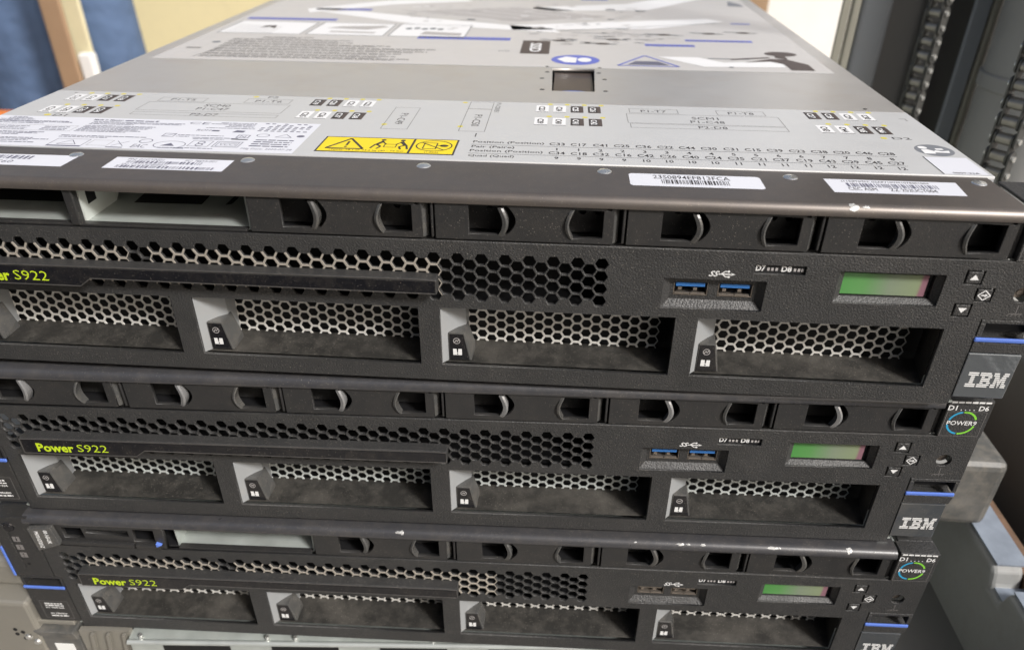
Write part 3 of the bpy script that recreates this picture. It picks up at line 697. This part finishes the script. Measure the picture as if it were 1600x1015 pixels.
    # yellow lifting label
    def yl(mb):
        k=Ink(mb,'lid',H+.08); k.rect(161.6,221.2,39.7,60.3,0,0); k.rect(162.4,201.2,40.6,59.4,1,1); k.rect(202.2,220.4,40.6,59.4,1,1)
        # triangle
        a,b,c=(165.4,44.2),(181.6,44.2),(173.5,57.8)
        k.line(a,b,1.1,0,2); k.line(b,c,1.1,0,2); k.line(c,a,1.1,0,2); k.rect(173,174,48.4,53.8,0,2); k.disc(173.5,46.6,.7,.7,0,2)
        for sx,ox in ((1,184.2),(-1,200.6)):   # two lifting figures
            P=lambda u,v:(ox+sx*u,v)
            k.disc(ox+sx*3.9,57.0,1.1,1.1,0,2); k.poly([P(1.0,50.6),P(2.6,50.2),P(4.8,54.6),P(3.6,56.0)][::sx],0,2)
            k.line(P(1.8,50.8),P(4.2,48.2),1.0,0,2); k.line(P(4.2,48.2),P(3.0,45.0),.9,0,2); k.line(P(1.4,50.8),P(.2,45.4),.9,0,2); k.line(P(4.0,54.6),P(6.2,51.0),.7,0,2)
        k.frame(189.6,195.2,47.2,51.6,.45,0,2)
        k.text('(9009): 18.1 to 33.6 kg (40 - 74 lbs)',167.5,199.5,41.3,43.3,0,l=2); 
        k.ring(211.3,51.0,8.0,.6,0,2,ry=7.2); k.frame(206.6,212.6,46.6,55.0,.5,0,2); k.line((205,55.6),(216.4,45.4),.6,0,2); k.disc(215.6,51.4,1.9,1.5,0,2); k.line((212.6,51.6),(215,51.6),.6,0,2)
        k.text('(1.20A)',208.4,214.4,41.2,43.0,0,l=2)
    part('yl','lifting_warning_label',cv,yl,['ink','yellow'],smooth=False,recalc=False,label='yellow warning label with a triangle and two figures lifting a box')
    def ql(mb):
        k=Ink(mb,'lid',H+.06); k.rect(419.2,436.6,35.4,56.2,0); k.line((419.0,35.2),(419.0,56.4),.35,1,1); k.text('9009-22A',423.0,433.4,36.0,37.6,1,l=2)
    part('ql','support_label',cv,ql,['sticker','ink'],smooth=False,recalc=False)
    # main cover of bare steel with latch opening
    def band(mb):
        return curve_plate('main_cover',[[(-3.4,126.1),(438.0,126.1),(437.8,742),(-3.4,742)],[(259.8,152.0),(283.0,152.0),(284.2,206.2),(258.8,206.2)]],H-1.7,H-.12,['band'],bev=.25,ax='z')
    bd=part('band','main_cover',rt,band,['band'])
    def seam(mb): mb.box(-2.8,437.4,125.2,127,-.9,-.35)
    part('seam','cover_seam',bd,seam,['dark'],smooth=False)
    def latch(mb):
        mb.box(258.6,284.2,150.9,206.8,-9.4,-8.6); mb.box(257.6,258.6,151,207,-9.4,-1.25); mb.box(284.3,285.3,151,207,-9.4,-1.25); mb.box(258.6,284.2,206.9,207.9,-9.4,-1.25)
    lt=part('latch','cover_latch',rt,latch,['dark'],smooth=False)
    def lh(mb):
        n=12
        for i in range(n):
            y0,y1=158+48*i/n,158+48*(i+1)/n; f=lambda y:-1.7-.5*((y-158)/48)
            mb.face([(260.6,y0,f(y0)),(282.6,y0,f(y0)),(282.9,y1,f(y1)),(260.2,y1,f(y1))])
        mb.prism([(158,-1.7),(158,-6),(160,-6),(160,-1.8)],260.6,282.6,'x')
    part('lh','latch_handle',lt,lh,['latchb'])
    def lbn(mb):
        for i in range(14):
            x0=260.4+22.4*i/14; x1=x0+1.6; g=lambda x: 156.6+3.2*math.sin(math.pi*(x-260.4)/22.4)
            mb.face([(x0,152.3,-1.6),(x1,152.3,-1.6),(x1,g(x1),-1.3),(x0,g(x0),-1.3)])
    part('lbn','latch_release',lt,lbn,['blue'])
    def dim(mb):
        for x,y in ((253.4,180),(289.4,180.4),(254.4,154),(289,153.6),(256,196),(286.6,196),(255.6,210),(287.6,210)): mb.cyl((x,y,H-.1),1.5,.22,'z',12,r2=.9)
        mb.cyl((419.5,130.5,H-.1),1.1,.2,'z',12)
    part('dim','cover_dimple',bd,dim,['fin'])
    # service sheet
    def sh(mb): k=Ink(mb,'lid',H-.04); k.poly([(6.4,207.5),(427.7,208.4),(427.7,736),(6.4,736)],0)
    st=part('sh','service_sheet',rt,sh,['sheet'],smooth=False,recalc=False)
    def art(mb):
        r=random.Random(11); k=Ink(mb,'lid',H+.02)
        for y,b in ((282,88),(274,118),(266,120),(258,148),(250,180),(242,176),(234,160),(226,158),(219,168)):
            x=33 if y<280 else 52
            k.micro(x,b,y,2.1,0,rnd=r); k.micro(x,b-9,y-2.8,1.5,0,rnd=r)
        k.micro(14,24,240,3.4,0,rnd=r); k.disc(26,262,3,3,1); k.line((30,216),(44,272),.8,0)
        # small panels with drawings
        for x0,x1 in ((12,74),(77.5,135),(138,194)):
            k.poly([(x0,297),(x1-1,295),(x1,343),(x0+2,346)],2); k.frame(x0,x1,295.5,345,.8,1,1)
        for i in range(7): k.line((16,300+5*i),(52,298+4*i),.6,3,1)
        k.poly([(36,318),(42,322),(48,316),(46,328),(38,327)],4,1)
        k.poly([(86,322),(118,318),(132,330),(126,335),(96,330)],3,1); k.poly([(92,306),(126,304),(127,309),(93,311)],3,1)
        for i in range(5): k.disc(148+6*i,326+2*(i%2),2.6,4,1,1,10)
        k.poly([(160,304),(190,302),(190,312),(162,316)],3,1)
        # blue captions
        for x0,x1,y0,y1 in ((12,84,350,364),(160.6,227,284.5,300),(52,100,402,416),(321,355,277,288),(351,398,297,307),(396,411,372,379),(279,304,486,500),(170,196,486,500)):
            k.rect(x0,x1,y0+(y1-y0)*.25,y1-(y1-y0)*.1,5); 
            for q in range(int((x1-x0)/3.4)): k.rect(x0+1+3.4*q,x0+2.6+3.4*q,y0+(y1-y0)*.45,y1-(y1-y0)*.35,6,1)
        # main drawing of an opened machine: overlapping plates
        k.poly([(52,390),(110,440),(250,500),(240,520),(110,470),(44,410)],2); k.poly([(60,395),(150,345),(262,322),(256,338),(160,372),(90,402)],2,1)
        k.poly([(110,402),(230,352),(322,398),(226,452)],7,1); k.poly([(130,404),(228,365),(300,399),(224,440)],3,2)
        for i in range(9): k.line((140+10*i,405+4*i),(210+10*i,372+4*i),1.1,7 if i%2 else 2,3)
        k.poly([(226,330),(330,346),(392,384),(380,396),(310,376),(222,350)],2,1); k.line((262,330),(384,376),1.2,1,2); k.line((270,324),(352,320),1.2,1,2)
        k.poly([(240,420),(336,436),(430,560),(400,560),(320,470),(236,440)],2,1); k.poly([(180,470),(290,520),(280,560),(150,520)],7,1)
        for _ in range(90):
            x,y=r.uniform(120,330),r.uniform(310,460); w=r.uniform(2,10); k.rect(x,x+w,y,y+r.uniform(1,3.2),r.choice((1,3,7,2)),4)
        for _ in range(30):
            x,y=r.uniform(258,342),r.uniform(276,324); w=r.uniform(2,10); k.rect(x,x+w,y,y+r.uniform(1,2.6),r.choice((1,3,7)),4)
        for x,y in ((262,292),(292,284),(300,300),(372,330),(398,336),(338,322)): k.disc(x,y,5,2.6,4,4,12); k.line((x-14,y+3),(x+10,y-1),1.4,1,4)
        # brown tag, blue signs
        k.rect(236.4,255.6,246.2,290,4,1); k.text('SSD',242,250,252,281,2,l=2,rot=-1,bold=.03)
        k.disc(272.8,230.5,15.4,14.4,5,0,32); k.poly([(261,232),(267,240),(274,236),(273,222),(266,223)],2,1); k.disc(278.6,231,4.4,6.4,2,1,14)
        a,b,c=(299,217.5),(336.6,217.5),(317.8,248); k.line(a,b,1.6,5,1); k.line(b,c,1.6,5,1); k.line(c,a,1.6,5,1); k.poly([(305,220.5),(331,220.5),(325,231),(311,231)],6,1)
        # hand drawing
        k.poly([(326,246),(352,246),(366,232),(403,240),(402,222),(352,219)],2,1); k.rect(358,384,242.5,244.6,1,1)
        k.poly([(379,233.5),(398,246),(408,246),(418,231.5),(418,215),(404,215),(403.6,231),(396,238)],4,2); k.disc(408,262,10.4,7.0,4,2); k.poly([(402,250),(404,262),(409,262),(409,246)],4,3); k.line((372,242),(398,250),3,4,2)
        k.disc(368.6,219.2,1.6,1.6,1,3,10)
        k.poly([(410,468),(424,466),(423,480),(415,498)],1,1)
        k.text('(x2)',222,229,250,256,1)
    part('art','service_artwork',st,art,['ink3','badgegrey','whitepr','greypr','ink2','bluepr','ink4','sheet'],smooth=False,recalc=False)
    # stickers on the dark front edge
    def sticker(key,pts,fn,label,h=.06):
        def a(mb): Ink(mb,'lid',h).poly(pts,0)
        s=part(key,'sticker',rt,a,['sticker'],smooth=False,recalc=False,label=label)
        def b(mb): fn(Ink(mb,'lid',h+.05))
        part(key+'t','sticker_print',s,b,['ink4','ink'],smooth=False,recalc=False)
    def s1(k): k.bars(8,49,20.2,24.2,0,seed=1,unit=.42); k.text('SCOS 7BBAC60',12,44,15.6,18.6,0)
    sticker('st1',[(-3,13.2),(66.6,13.0),(67,26.2),(-3,25.4)],s1,'white barcode sticker at the left end of the dark edge')
    def s2(k):
        k.text('PN: 01GYN01',89,104,23.0,25.2,0); k.text('FC: 78D3-001',113,126,23.0,25.2,0); k.bars(90,121,19.6,22.4,0,seed=2,unit=.36)
        k.text('SN: Y131UF7B00RH',89,108,17.4,19.0,0); k.bars(88,128.4,14.2,17.0,0,seed=3,unit=.36)
    sticker('st2',[(83,26.4),(132.6,26.4),(132.6,13.1),(83.4,13.1)],s2,'white sticker with two barcodes and small print')
    def s3(k): k.text('23S0894EF813FCA',302.6,332.4,20.9,24.8,1,bold=.005); k.bars(305.6,331.4,15.6,20.2,1,seed=4,unit=.26)
    def rr(x0,x1,y0,y1,r): return [(cx+r*math.cos(math.radians(a)),cy+r*math.sin(math.radians(a))) for cx,cy,a0 in ((x1-r,y1-r,0),(x0+r,y1-r,90),(x0+r,y0+r,180),(x1-r,y0+r,270)) for a in (a0,a0+30,a0+60,a0+90)]
    sticker('st3',rr(293.2,344.4,12.9,26.2,1.6),s3,'white rounded sticker with one barcode under the code 23S0894EF813FCA')
    def s4(k): k.text('(11S)PN/SN: 02AP710YM1078S01004',375.6,408.8,23.4,25.6,1); k.bars(376.6,410.6,18.8,22.8,0,seed=5,unit=.34); k.text('CEC ASM',376,386.6,15.2,18.2,1); k.text('ZZ 252UCT004',391.4,408.8,15.2,18.2,1)
    sticker('st4',[(369.4,26.8),(419.8,26.8),(418.2,12.7),(369.6,12.5)],s4,'white worn sticker with CEC ASM in print, nearest the right ear')
def chips(rt,spots,seed):
    r=random.Random(seed)
    for x,w,h in spots:
        mb=MB(); n=13; P=[]
        for i in range(n):
            t=2*math.pi*i/n; rr_=r.uniform(.5,1.15)
            a=math.radians(40)+h*rr_*math.sin(t)/3.25; P.append((x+w*.5*rr_*math.cos(t),2.4-3.30*math.sin(a),-3.2+3.30*math.cos(a)))
        c=(x,2.4-3.42*math.sin(math.radians(40)),-3.2+3.42*math.cos(math.radians(40)))
        for i in range(n): mb.face([c,P[i],P[(i+1)%n]])
        link('paint_chip',mb.mesh('paint_chip',['chip'],smooth=False),rt)
# ------------------------------------------------------------ build the three servers
HONEY_A=((8,90),(99,228))
top_a=dict(open=(0,1)); top_b=dict(open=()); top_c=dict(open=(1,),carrier=0)
s1=make_server('rack_server','topmost rack server with labelled grey cover and two open drive bays',(0,0,0),(0,0,0),dict(top=top_a,honey=((8,94),(102,222)),bright=True,usb='usb',lid=True))
s2=make_server('rack_server','middle rack server of the stack with all six upper drive slots filled',(.0012-.0009,-.0039,-.0901),(.0023,-.0036,.0226),dict(top=top_b,honey=(),bright=False,usb='usb'))
s3=make_server('rack_server','lowest black rack server with chipped front edge, one open bay and a pull tab',(.0030,-.0071,-.1794),(.0050,-.0033,.0205),dict(top=top_c,honey=((24,92),(100,240)),bright=True,usb='beige'))
lid_details(s1)
chips(s1,((373,4.2,1.6),(377.6,3.0,.8)),5)
chips(s3,((190.6,4.0,.9),(192.4,1.6,1.4),(308,1.4,.5),(330,4.6,.7),(334,2.6,.6),(341,2.8,.8),(375,5.6,.8),(378,2.4,.5),(411.6,3.0,1.9),(424,1.0,.5)),6)
def plain_lid(mb):
    return curve_plate('top_cover',[[(-3.4,34.2),(438.2,34.2),(438,742),(-3.4,742)]],-1.2,-.1,['band'],bev=.2,ax='z')
for s in (s2,s3): part('plid','top_cover',s,plain_lid,['band'])

# ------------------------------------------------------------ surroundings (metres)
def bx(name,x0,x1,y0,y1,z0,z1,mt,parent=None,bevel=0,label=None):
    mb=MB(); mb.box(x0,x1,y0,y1,z0,z1); o=link(name,mb.mesh(name,[mt],scale=1,smooth=False),parent,0,label)
    if bevel: b=o.modifiers.new('bevel','BEVEL'); b.width=bevel; b.segments=3; b.limit_method='ANGLE'
    return o
M['concrete']=mat('worn_concrete',(.30,.28,.25),.8,dust=.4,vary=.4,vscale=6)
M['wall']=mat('yellow_plaster',(.80,.70,.42),.75,vary=.10,vscale=5,smudge_sheen=.1)
M['wallw']=mat('white_sheeting',(.85,.85,.82),.7,vary=.12,vscale=12)
M['mast']=mat('grey_mast_steel',(.15,.147,.14),.5,spec=.4,smudge_sheen=.3,smcol=(.16,.14,.12))
M['mastb']=mat('blue_grey_mast_paint',(.13,.14,.15),.45,smudge_sheen=.3,smcol=(.16,.15,.13))
M['masty']=mat('olive_grey_channel',(.27,.26,.215),.5,smudge_sheen=.25)
M['mastl']=mat('pale_blue_grey_rail',(.27,.29,.31),.45)
M['cyl']=mat('grey_cylinder_paint',(.33,.33,.32),.42,smudge_sheen=.2,smcol=(.18,.17,.15))
M['chain']=mat('greasy_chain_steel',(.34,.32,.28),.34,metal=.6,vary=.5,vscale=200)
M['plate']=mat('dusty_grey_plate',(.27,.275,.27),.55,dust=.3,dustcol=(.2,.18,.15),smudge_sheen=.3,smcol=(.14,.13,.12),bump=.3,bscale=300)
M['plateb']=mat('blue_grey_worn_edge',(.27,.31,.37),.5,vary=.6,vscale=90,bump=.5,bscale=250)
M['rust']=mat('rusty_edge',(.20,.12,.075),.75,vary=.8,vscale=150,bump=.5,bscale=400)
M['bracket']=mat('scuffed_grey_paint',(.085,.085,.08),.5,dust=.3,smudge_sheen=.4,smcol=(.3,.28,.25),bump=.3,bscale=200)
M['beigesteel']=mat('beige_grey_steel',(.27,.255,.22),.42,metal=.3,smudge_sheen=.3,smcol=(.4,.37,.3),rvar=.08)
M['card']=mat('brown_cardboard',(.38,.25,.15),.7,vary=.25,vscale=9)
M['cream']=mat('cream_paint',(.70,.64,.42),.6,vary=.2,vscale=14)
M['orange']=mat('orange_plastic',(.75,.20,.03),.45)
M['trouser']=mat('blue_cotton',(.085,.135,.24),.85,vary=.35,vscale=9,bump=.7,bscale=5,bdist=.07)
M['shirt']=mat('grey_shirt',(.25,.27,.3),.85,vary=.3,vscale=10)
M['skin']=mat('skin',(.38,.22,.15),.5)
M['hair']=mat('dark_hair',(.02,.015,.012),.6)
M['shoe']=mat('black_shoe',(.03,.03,.03),.5)
GZ=-.95
g=bx('floor',-9,9,-5,9,GZ-.1,GZ,'concrete'); tag(g,kind='structure')
w=bx('yellow_wall',-7,.60,2.5,2.6,GZ,.62,'wall'); tag(w,'pale yellow plastered wall standing behind the stack','wall')
w2=bx('white_sheet_wall',1.02,3.2,2.9,3.0,GZ,.9,'wallw'); tag(w2,'bright white sunlit panel between cardboard and the mast','wall panel')
sw=bx('added_dark_wall',-7,.7,-2.0,-1.9,GZ,1.9,'mast'); tag(sw,'added dark grey wall, out of view behind the camera, darkening reflections','wall')  # unseen wall, added to darken the reflections on the front faces
# things between the legs
o=bx('wooden_post',-1.09,-1.032,1.70,1.712,GZ,1.2,'card',bevel=.006); tag(o,'upright brown board standing behind the person in blue trousers','board')
cr=root('cream_cabinet','narrow cream cabinet with a white box on it, between the trouser legs','cabinet',(-1.028,1.74,GZ))
for nme,b,mt,bv in (('cabinet_body',(-.03,.022,0,.012,0,1.7),'cream',.006),('junction_box',(-.004,.034,-.03,-.001,.52,.63),'wallw',.006)):
    bx(nme,*b,mt,cr,bevel=bv)
o=bx('orange_crate',-1.25,-.785,.70,1.12,GZ,-.30,'orange',bevel=.01); tag(o,'orange plastic crate, only its corner showing past the cover','crate')
cb=root('cardboard_box','tall brown cardboard box beyond the far right corner of the cover','box',(.80,2.3,GZ))
bx('carton',-.07,.10,0,.4,0,1.2,'card',cb,bevel=.004); bx('box_tape',-.01,.03,-.002,-.0005,0,1.2,'cream',cb)
o=bx('black_case',.605,.715,2.35,2.8,GZ,.9,'dark',bevel=.02); tag(o,'black case beside the brown cardboard box','case')

# forklift mast on the right
fm=root('forklift_mast','dark grey forklift mast with lift chains and a hydraulic cylinder, right of the stack','forklift mast',(.6,.45,GZ))
def fbx(name,x0,x1,y0,y1,z0,z1,mt,bevel=.003): return bx(name,x0-.6,x1-.6,y0-.45,y1-.45,z0-GZ,z1-GZ,mt,fm,bevel)
Z0,Z1=GZ+.03,1.1
fbx('outer_channel',.5215,.529,.50,.504,Z0,Z1,'masty',.001); fbx('outer_channel',.5300,.5375,.498,.505,Z0,Z1,'masty',.002)
fbx('inner_rail',.5385,.569,.503,.515,Z0,Z1,'mastb',.005); fbx('rail_web',.569,.72,.53,.545,Z0,Z1,'mast')
fbx('guide_rail',.608,.628,.515,.53,Z0,Z1,'mast',.004); fbx('guide_rail',.6405,.6545,.500,.505,Z0,Z1,'mastl',.001)
fbx('inner_channel',.6565,.664,.50,.53,Z0,Z1,'masty',.003); fbx('backing_plate',.70,1.1,.56,.60,Z0,Z1,'mast',.004)
def tube(mb,c,r,z0,z1,seg=48): mb.cyl((c[0],c[1],z0),r,z1-z0,'z',seg)
mb=MB(); tube(mb,(.697-.6,.0),.052,Z0-GZ,Z1-GZ); link('hydraulic_cylinder',mb.mesh('hydraulic_cylinder',['cyl'],scale=1),fm)
mb=MB(); tube(mb,(.697-.6,.0),.0545,-.062-GZ,-.048-GZ); cl=link('cylinder_collar',mb.mesh('cylinder_collar',['cyl'],scale=1),fm); bb=cl.modifiers.new('bevel','BEVEL'); bb.width=.002; bb.segments=3; bb.limit_method='ANGLE'
M['chaind']=mat('dark_link_plate',(.10,.10,.095),.38,metal=.5,vary=.4,vscale=200)
def chain(name,x,y,z0,z1,pitch,rr,tilt,label):
    """roller chain seen edge on: side plates, rollers, pin heads"""
    r=root(name,label,'lift chain',(x,y,z1),(0,0,tilt),group='lift chains of the mast')
    pl=MB(); ro=MB(); pn=MB()
    n=int((z1-z0)/pitch); wd=pitch*1.0
    for i in range(n):
        z=-i*pitch; inner=i%2
        for s in (-1,1):
            a=s*(wd*.5 if inner else wd*.68); t=pitch*.10
            P=[]
            for k_ in range(20):     # figure-eight plate outline in (y,z)
                th=2*math.pi*k_/20; rad=pitch*.46
                yy=rad*math.cos(th)*(.72+.28*abs(math.sin(th))); zz=rad*math.sin(th)*.95+ (pitch*.5 if math.sin(th)>0 else -pitch*.5)
                P.append((yy,z-pitch*.5+zz))
            pl.prism(P,a-t/2,a+t/2,'x')
        ro.cyl((-wd*.42,0,z),pitch*.34,wd*.84,'x',14); pn.cyl((-wd*.86,0,z),pitch*.17,wd*1.72,'x',10)
    link('link_plates',pl.mesh('link_plates',['chaind'],scale=1),r); link('rollers',ro.mesh('rollers',['chain'],scale=1),r); link('pins',pn.mesh('pins',['silver'],scale=1),r)
    for o_ in r.children: o_.parent=r
    return r
chain('lift_chain',.572,.42,-.30,1.0,.0113,.006,-1.02,'greasy lift chain running down behind the cover corner')
chain('lift_chain',.560,.245,-.30,1.0,.0115,.006,-.95,'nearer lift chain at the right edge, in front of the cylinder')

# carriage plate with a notched worn edge, bracket block
cp=root('carriage_plate','dusty grey forklift carriage plate with a notched blue-grey top edge','carriage plate',(.56,.05,-.30))
def cpm():
    mb=MB()
    prof=[(-.40,-.32),(.30,-.32),(.30,.035),(.0265,.035),(.024,.031),(.021,.021),(.010,.021),(.0065,.035),(-.40,.035)]
    prof=[(a,b) for a,b in prof]; mb.prism(prof,-.014,.006,'x'); return mb.mesh('plate_body',['plate'],scale=1,smooth=False)
o=link('plate_body',cpm(),cp); b=o.modifiers.new('bevel','BEVEL'); b.width=.0035; b.segments=3; b.limit_method='ANGLE'
def cpe():
    mb=MB(); a,b=-.011,.0085
    for p,q in (((-.40,.0356),(.0063,.0356)),((.0103,.0216),(.0207,.0216)),((.0268,.0356),(.30,.0356))):
        mb.box(a,b,p[0],q[0],p[1]-.0004,p[1]+.0008)
    return mb.mesh('worn_edge',['plateb'],scale=1,smooth=False)
link('worn_edge',cpe(),cp)
mb=MB(); mb.box(.0065,.018,-.40,.30,-.32,.030); link('rear_plate',mb.mesh('rear_plate',['rust'],scale=1,smooth=False),cp)
o=bx('steel_bracket',.462,.549,.10,.17,-.256,-.203,'bracket',bevel=.006); tag(o,'scuffed grey block bracket behind the right ears','bracket')
fw=bx('forklift_body_panel',.66,.70,-.6,.40,GZ+.02,-.24,'mast',bevel=.006); tag(fw,'dark grey steel panel behind the carriage plate','steel panel')

M['rimz']=mat('zinc_rim',(.55,.58,.56),.3,metal=.4,vary=.4,vscale=60)
# what the stack stands on
lc=root('open_steel_chassis','open galvanised steel chassis under the lowest server, pale front rim','chassis',(.0,-.0128,-.272),(0,0,.061))
def P_(name,fn,mt,bevel=0,smooth=False):
    mb=MB(); fn(mb); o=link(name,mb.mesh(name,[mt] if isinstance(mt,str) else mt,smooth=smooth),lc,bevel); return o
P_('top_sheet',lambda mb:mb.box(33,440,1.6,500,-1,1.0),'galv')
P_('front_rim',lambda mb:mb.cyl((33,0,0),1.5,408,'x',16),'rimz',smooth=True)
P_('front_sheet',lambda mb:(mb.box(33,440,1.2,2.4,-60,-1)),'galv')
for x in range(52,420,62): P_('slot_opening',lambda mb:mb.box(x,x+38,.4,.9,-30,-3.4),'dark')
for x in (40,112,128,206,302,398): P_('rim_stud',lambda mb:mb.cyl((x,2.2,-1),1.5,4.6,'z',12,r2=1.1),'silver',smooth=True)
P_('body_block',lambda mb:mb.box(35,440,12,730,-60,-1.5),'galv')
P_('side_lattice',lambda mb:[mb.prism([(6+9*i,-40),(8+9*i,-40),(14+9*i,4),(12+9*i,4)],1,3) for i in range(3)]+[mb.prism([(14+9*i,-40),(12+9*i,-40),(4+9*i,-14),(6+9*i,-14)],1,3) for i in range(3)]+[mb.box(4,33,4,7,-60,4)],'beigesteel')
rb=root('rail_bracket','grey painted rail bracket with a pale sticker below the left ear','bracket',(-.020,-.004,-.2845),(0,0,.02))
def Q_(name,fn,mt,bevel=0):
    mb=MB(); fn(mb); link(name,mb.mesh(name,[mt],smooth=False),rb,bevel)
Q_('bracket_lip',lambda mb:(mb.box(-1,21,-3,12,18,21)),'beigesteel',.6)
Q_('bracket_flange',lambda mb:(mb.prism([(-3,15),(20,15),(22,9),(0,11)],-6,8),mb.box(0,22,-5,6,-60,11)),'bracket',.5)
Q_('bracket_sticker',lambda mb:mb.box(6,17,-5.4,-5.1,-30,4),'wallw')
en=root('steel_enclosure','beige grey steel enclosure with small holes and rivets at the lower left','enclosure',(-.2,.1,-.40))
def E_(name,fn,mt,bevel=0,smooth=False):
    mb=MB(); fn(mb); link(name,mb.mesh(name,[mt],smooth=smooth),en,bevel)
E_('upper_cover',lambda mb:mb.box(-300,177,-100,500,155,176),'beigesteel',4)
E_('lower_body',lambda mb:mb.box(-300,180,-109,500,-549,153),'beigesteel',2)
for x,z in ((176,120),(171,108),(172,124)): E_('rivet_head',lambda mb:mb.cyl((x,-109,z),2.4,-1,seg=14,r2=1.5),'silver',smooth=True)
for x,z in ((166,126),(170,128),(173,125),(170,122.5),(166,130)): E_('vent_hole',lambda mb:mb.cyl((x,-109.1,z),1.2,-.3,seg=12),'dark')
pt=bx('load_platform',.012,.62,-.02,.90,-.42,-.3335,'mast',bevel=.004); tag(pt,'dark load platform low beneath the stack','platform')
# ------------------------------------------------------------ the person standing behind, only the trouser legs in view
def skin_body(name,pts,edges,mt,parent=None,sub=2,rootv=0):
    me=bpy.data.meshes.new(name); me.from_pydata([p[:3] for p in pts],edges,[])
    o=bpy.data.objects.new(name,me); SC.collection.objects.link(o)
    sk=o.modifiers.new('skin','SKIN'); sk.use_smooth_shade=True
    for i,p in enumerate(pts):
        v=me.skin_vertices[0].data[i]; v.radius=(p[3],p[4] if len(p)>4 else p[3]); v.use_root=(i==rootv)
    s=o.modifiers.new('sub','SUBSURF'); s.levels=sub; s.render_levels=sub
    bpy.context.view_layer.update()
    m2=bpy.data.meshes.new_from_object(o.evaluated_get(bpy.context.evaluated_depsgraph_get())); m2.name=name
    bpy.data.objects.remove(o); m2.materials.clear(); m2.materials.append(M[mt])
    for p in m2.polygons: p.use_smooth=True
    return link(name,m2,parent)
px_,py_=-1.175,1.95     # pelvis
def B(dx,dy,z,*r): return (px_+dx,py_+dy,z,*r)
LX=[-.145,.145]
G=GZ
body=skin_body('person',[B(0,0,G+.92,.13,.10),B(0,0,G+1.12,.12,.09),B(0,.01,G+1.36,.155,.10),B(0,.0,G+1.47,.06,.06),B(0,-.01,G+1.56,.05,.05),B(0,-.02,G+1.66,.085,.10),B(0,-.02,G+1.75,.065,.08),
  B(-.09,0,G+.88,.09),B(-.135,-.03,G+.48,.05),B(-.14,.01,G+.10,.04),B(.09,0,G+.88,.09),B(.10,-.03,G+.48,.05),B(.135,.01,G+.10,.04),
  B(-.19,0,G+1.40,.055),B(-.27,.03,G+1.14,.04),B(-.24,-.06,G+.92,.03),B(-.235,-.08,G+.84,.035,.02),B(.19,0,G+1.40,.055),B(.27,.03,G+1.14,.04),B(.24,-.06,G+.92,.03),B(.235,-.08,G+.84,.035,.02)],
  [(0,1),(1,2),(2,3),(3,4),(4,5),(5,6),(0,7),(7,8),(8,9),(0,10),(10,11),(11,12),(2,13),(13,14),(14,15),(15,16),(2,17),(17,18),(18,19),(19,20)],'skin')
tag(body,'person in blue trousers standing behind the stack, only the legs in view','person')
skin_body('trousers',[B(0,0,G+.95,.15,.115),B(-.095,0,G+.86,.105),B(-.14,-.02,G+.66,.12),B(-.155,-.035,G+.48,.125),B(-.165,-.0,G+.28,.135),B(-.165,.01,G+.06,.13),
   B(.095,0,G+.86,.105),B(.10,-.02,G+.66,.105),B(.125,-.035,G+.48,.10),B(.135,0,G+.28,.078),B(.14,.01,G+.09,.075),B(0,0,G+1.04,.145,.11)],
   [(0,1),(1,2),(2,3),(3,4),(4,5),(0,6),(6,7),(7,8),(8,9),(9,10),(0,11)],'trouser',body)
skin_body('shirt',[B(0,0,G+1.0,.155,.12),B(0,0,G+1.14,.145,.11),B(0,.01,G+1.36,.175,.115),B(0,0,G+1.47,.07,.07),B(-.2,0,G+1.40,.07),B(-.25,.02,G+1.22,.06),B(.2,0,G+1.40,.07),B(.25,.02,G+1.22,.06)],
   [(0,1),(1,2),(2,3),(2,4),(4,5),(2,6),(6,7)],'shirt',body)
skin_body('hair',[B(0,.0,G+1.78,.08,.09),B(0,.03,G+1.72,.092,.09),B(0,.05,G+1.65,.08,.07)],[(0,1),(1,2)],'hair',body)
for sx in (-.15,.14):
    skin_body('shoe',[B(sx,.06,G+.045,.042,.045),B(sx,-.05,G+.04,.045,.04),B(sx,-.16,G+.035,.04,.03)],[(0,1),(1,2)],'shoe',body)
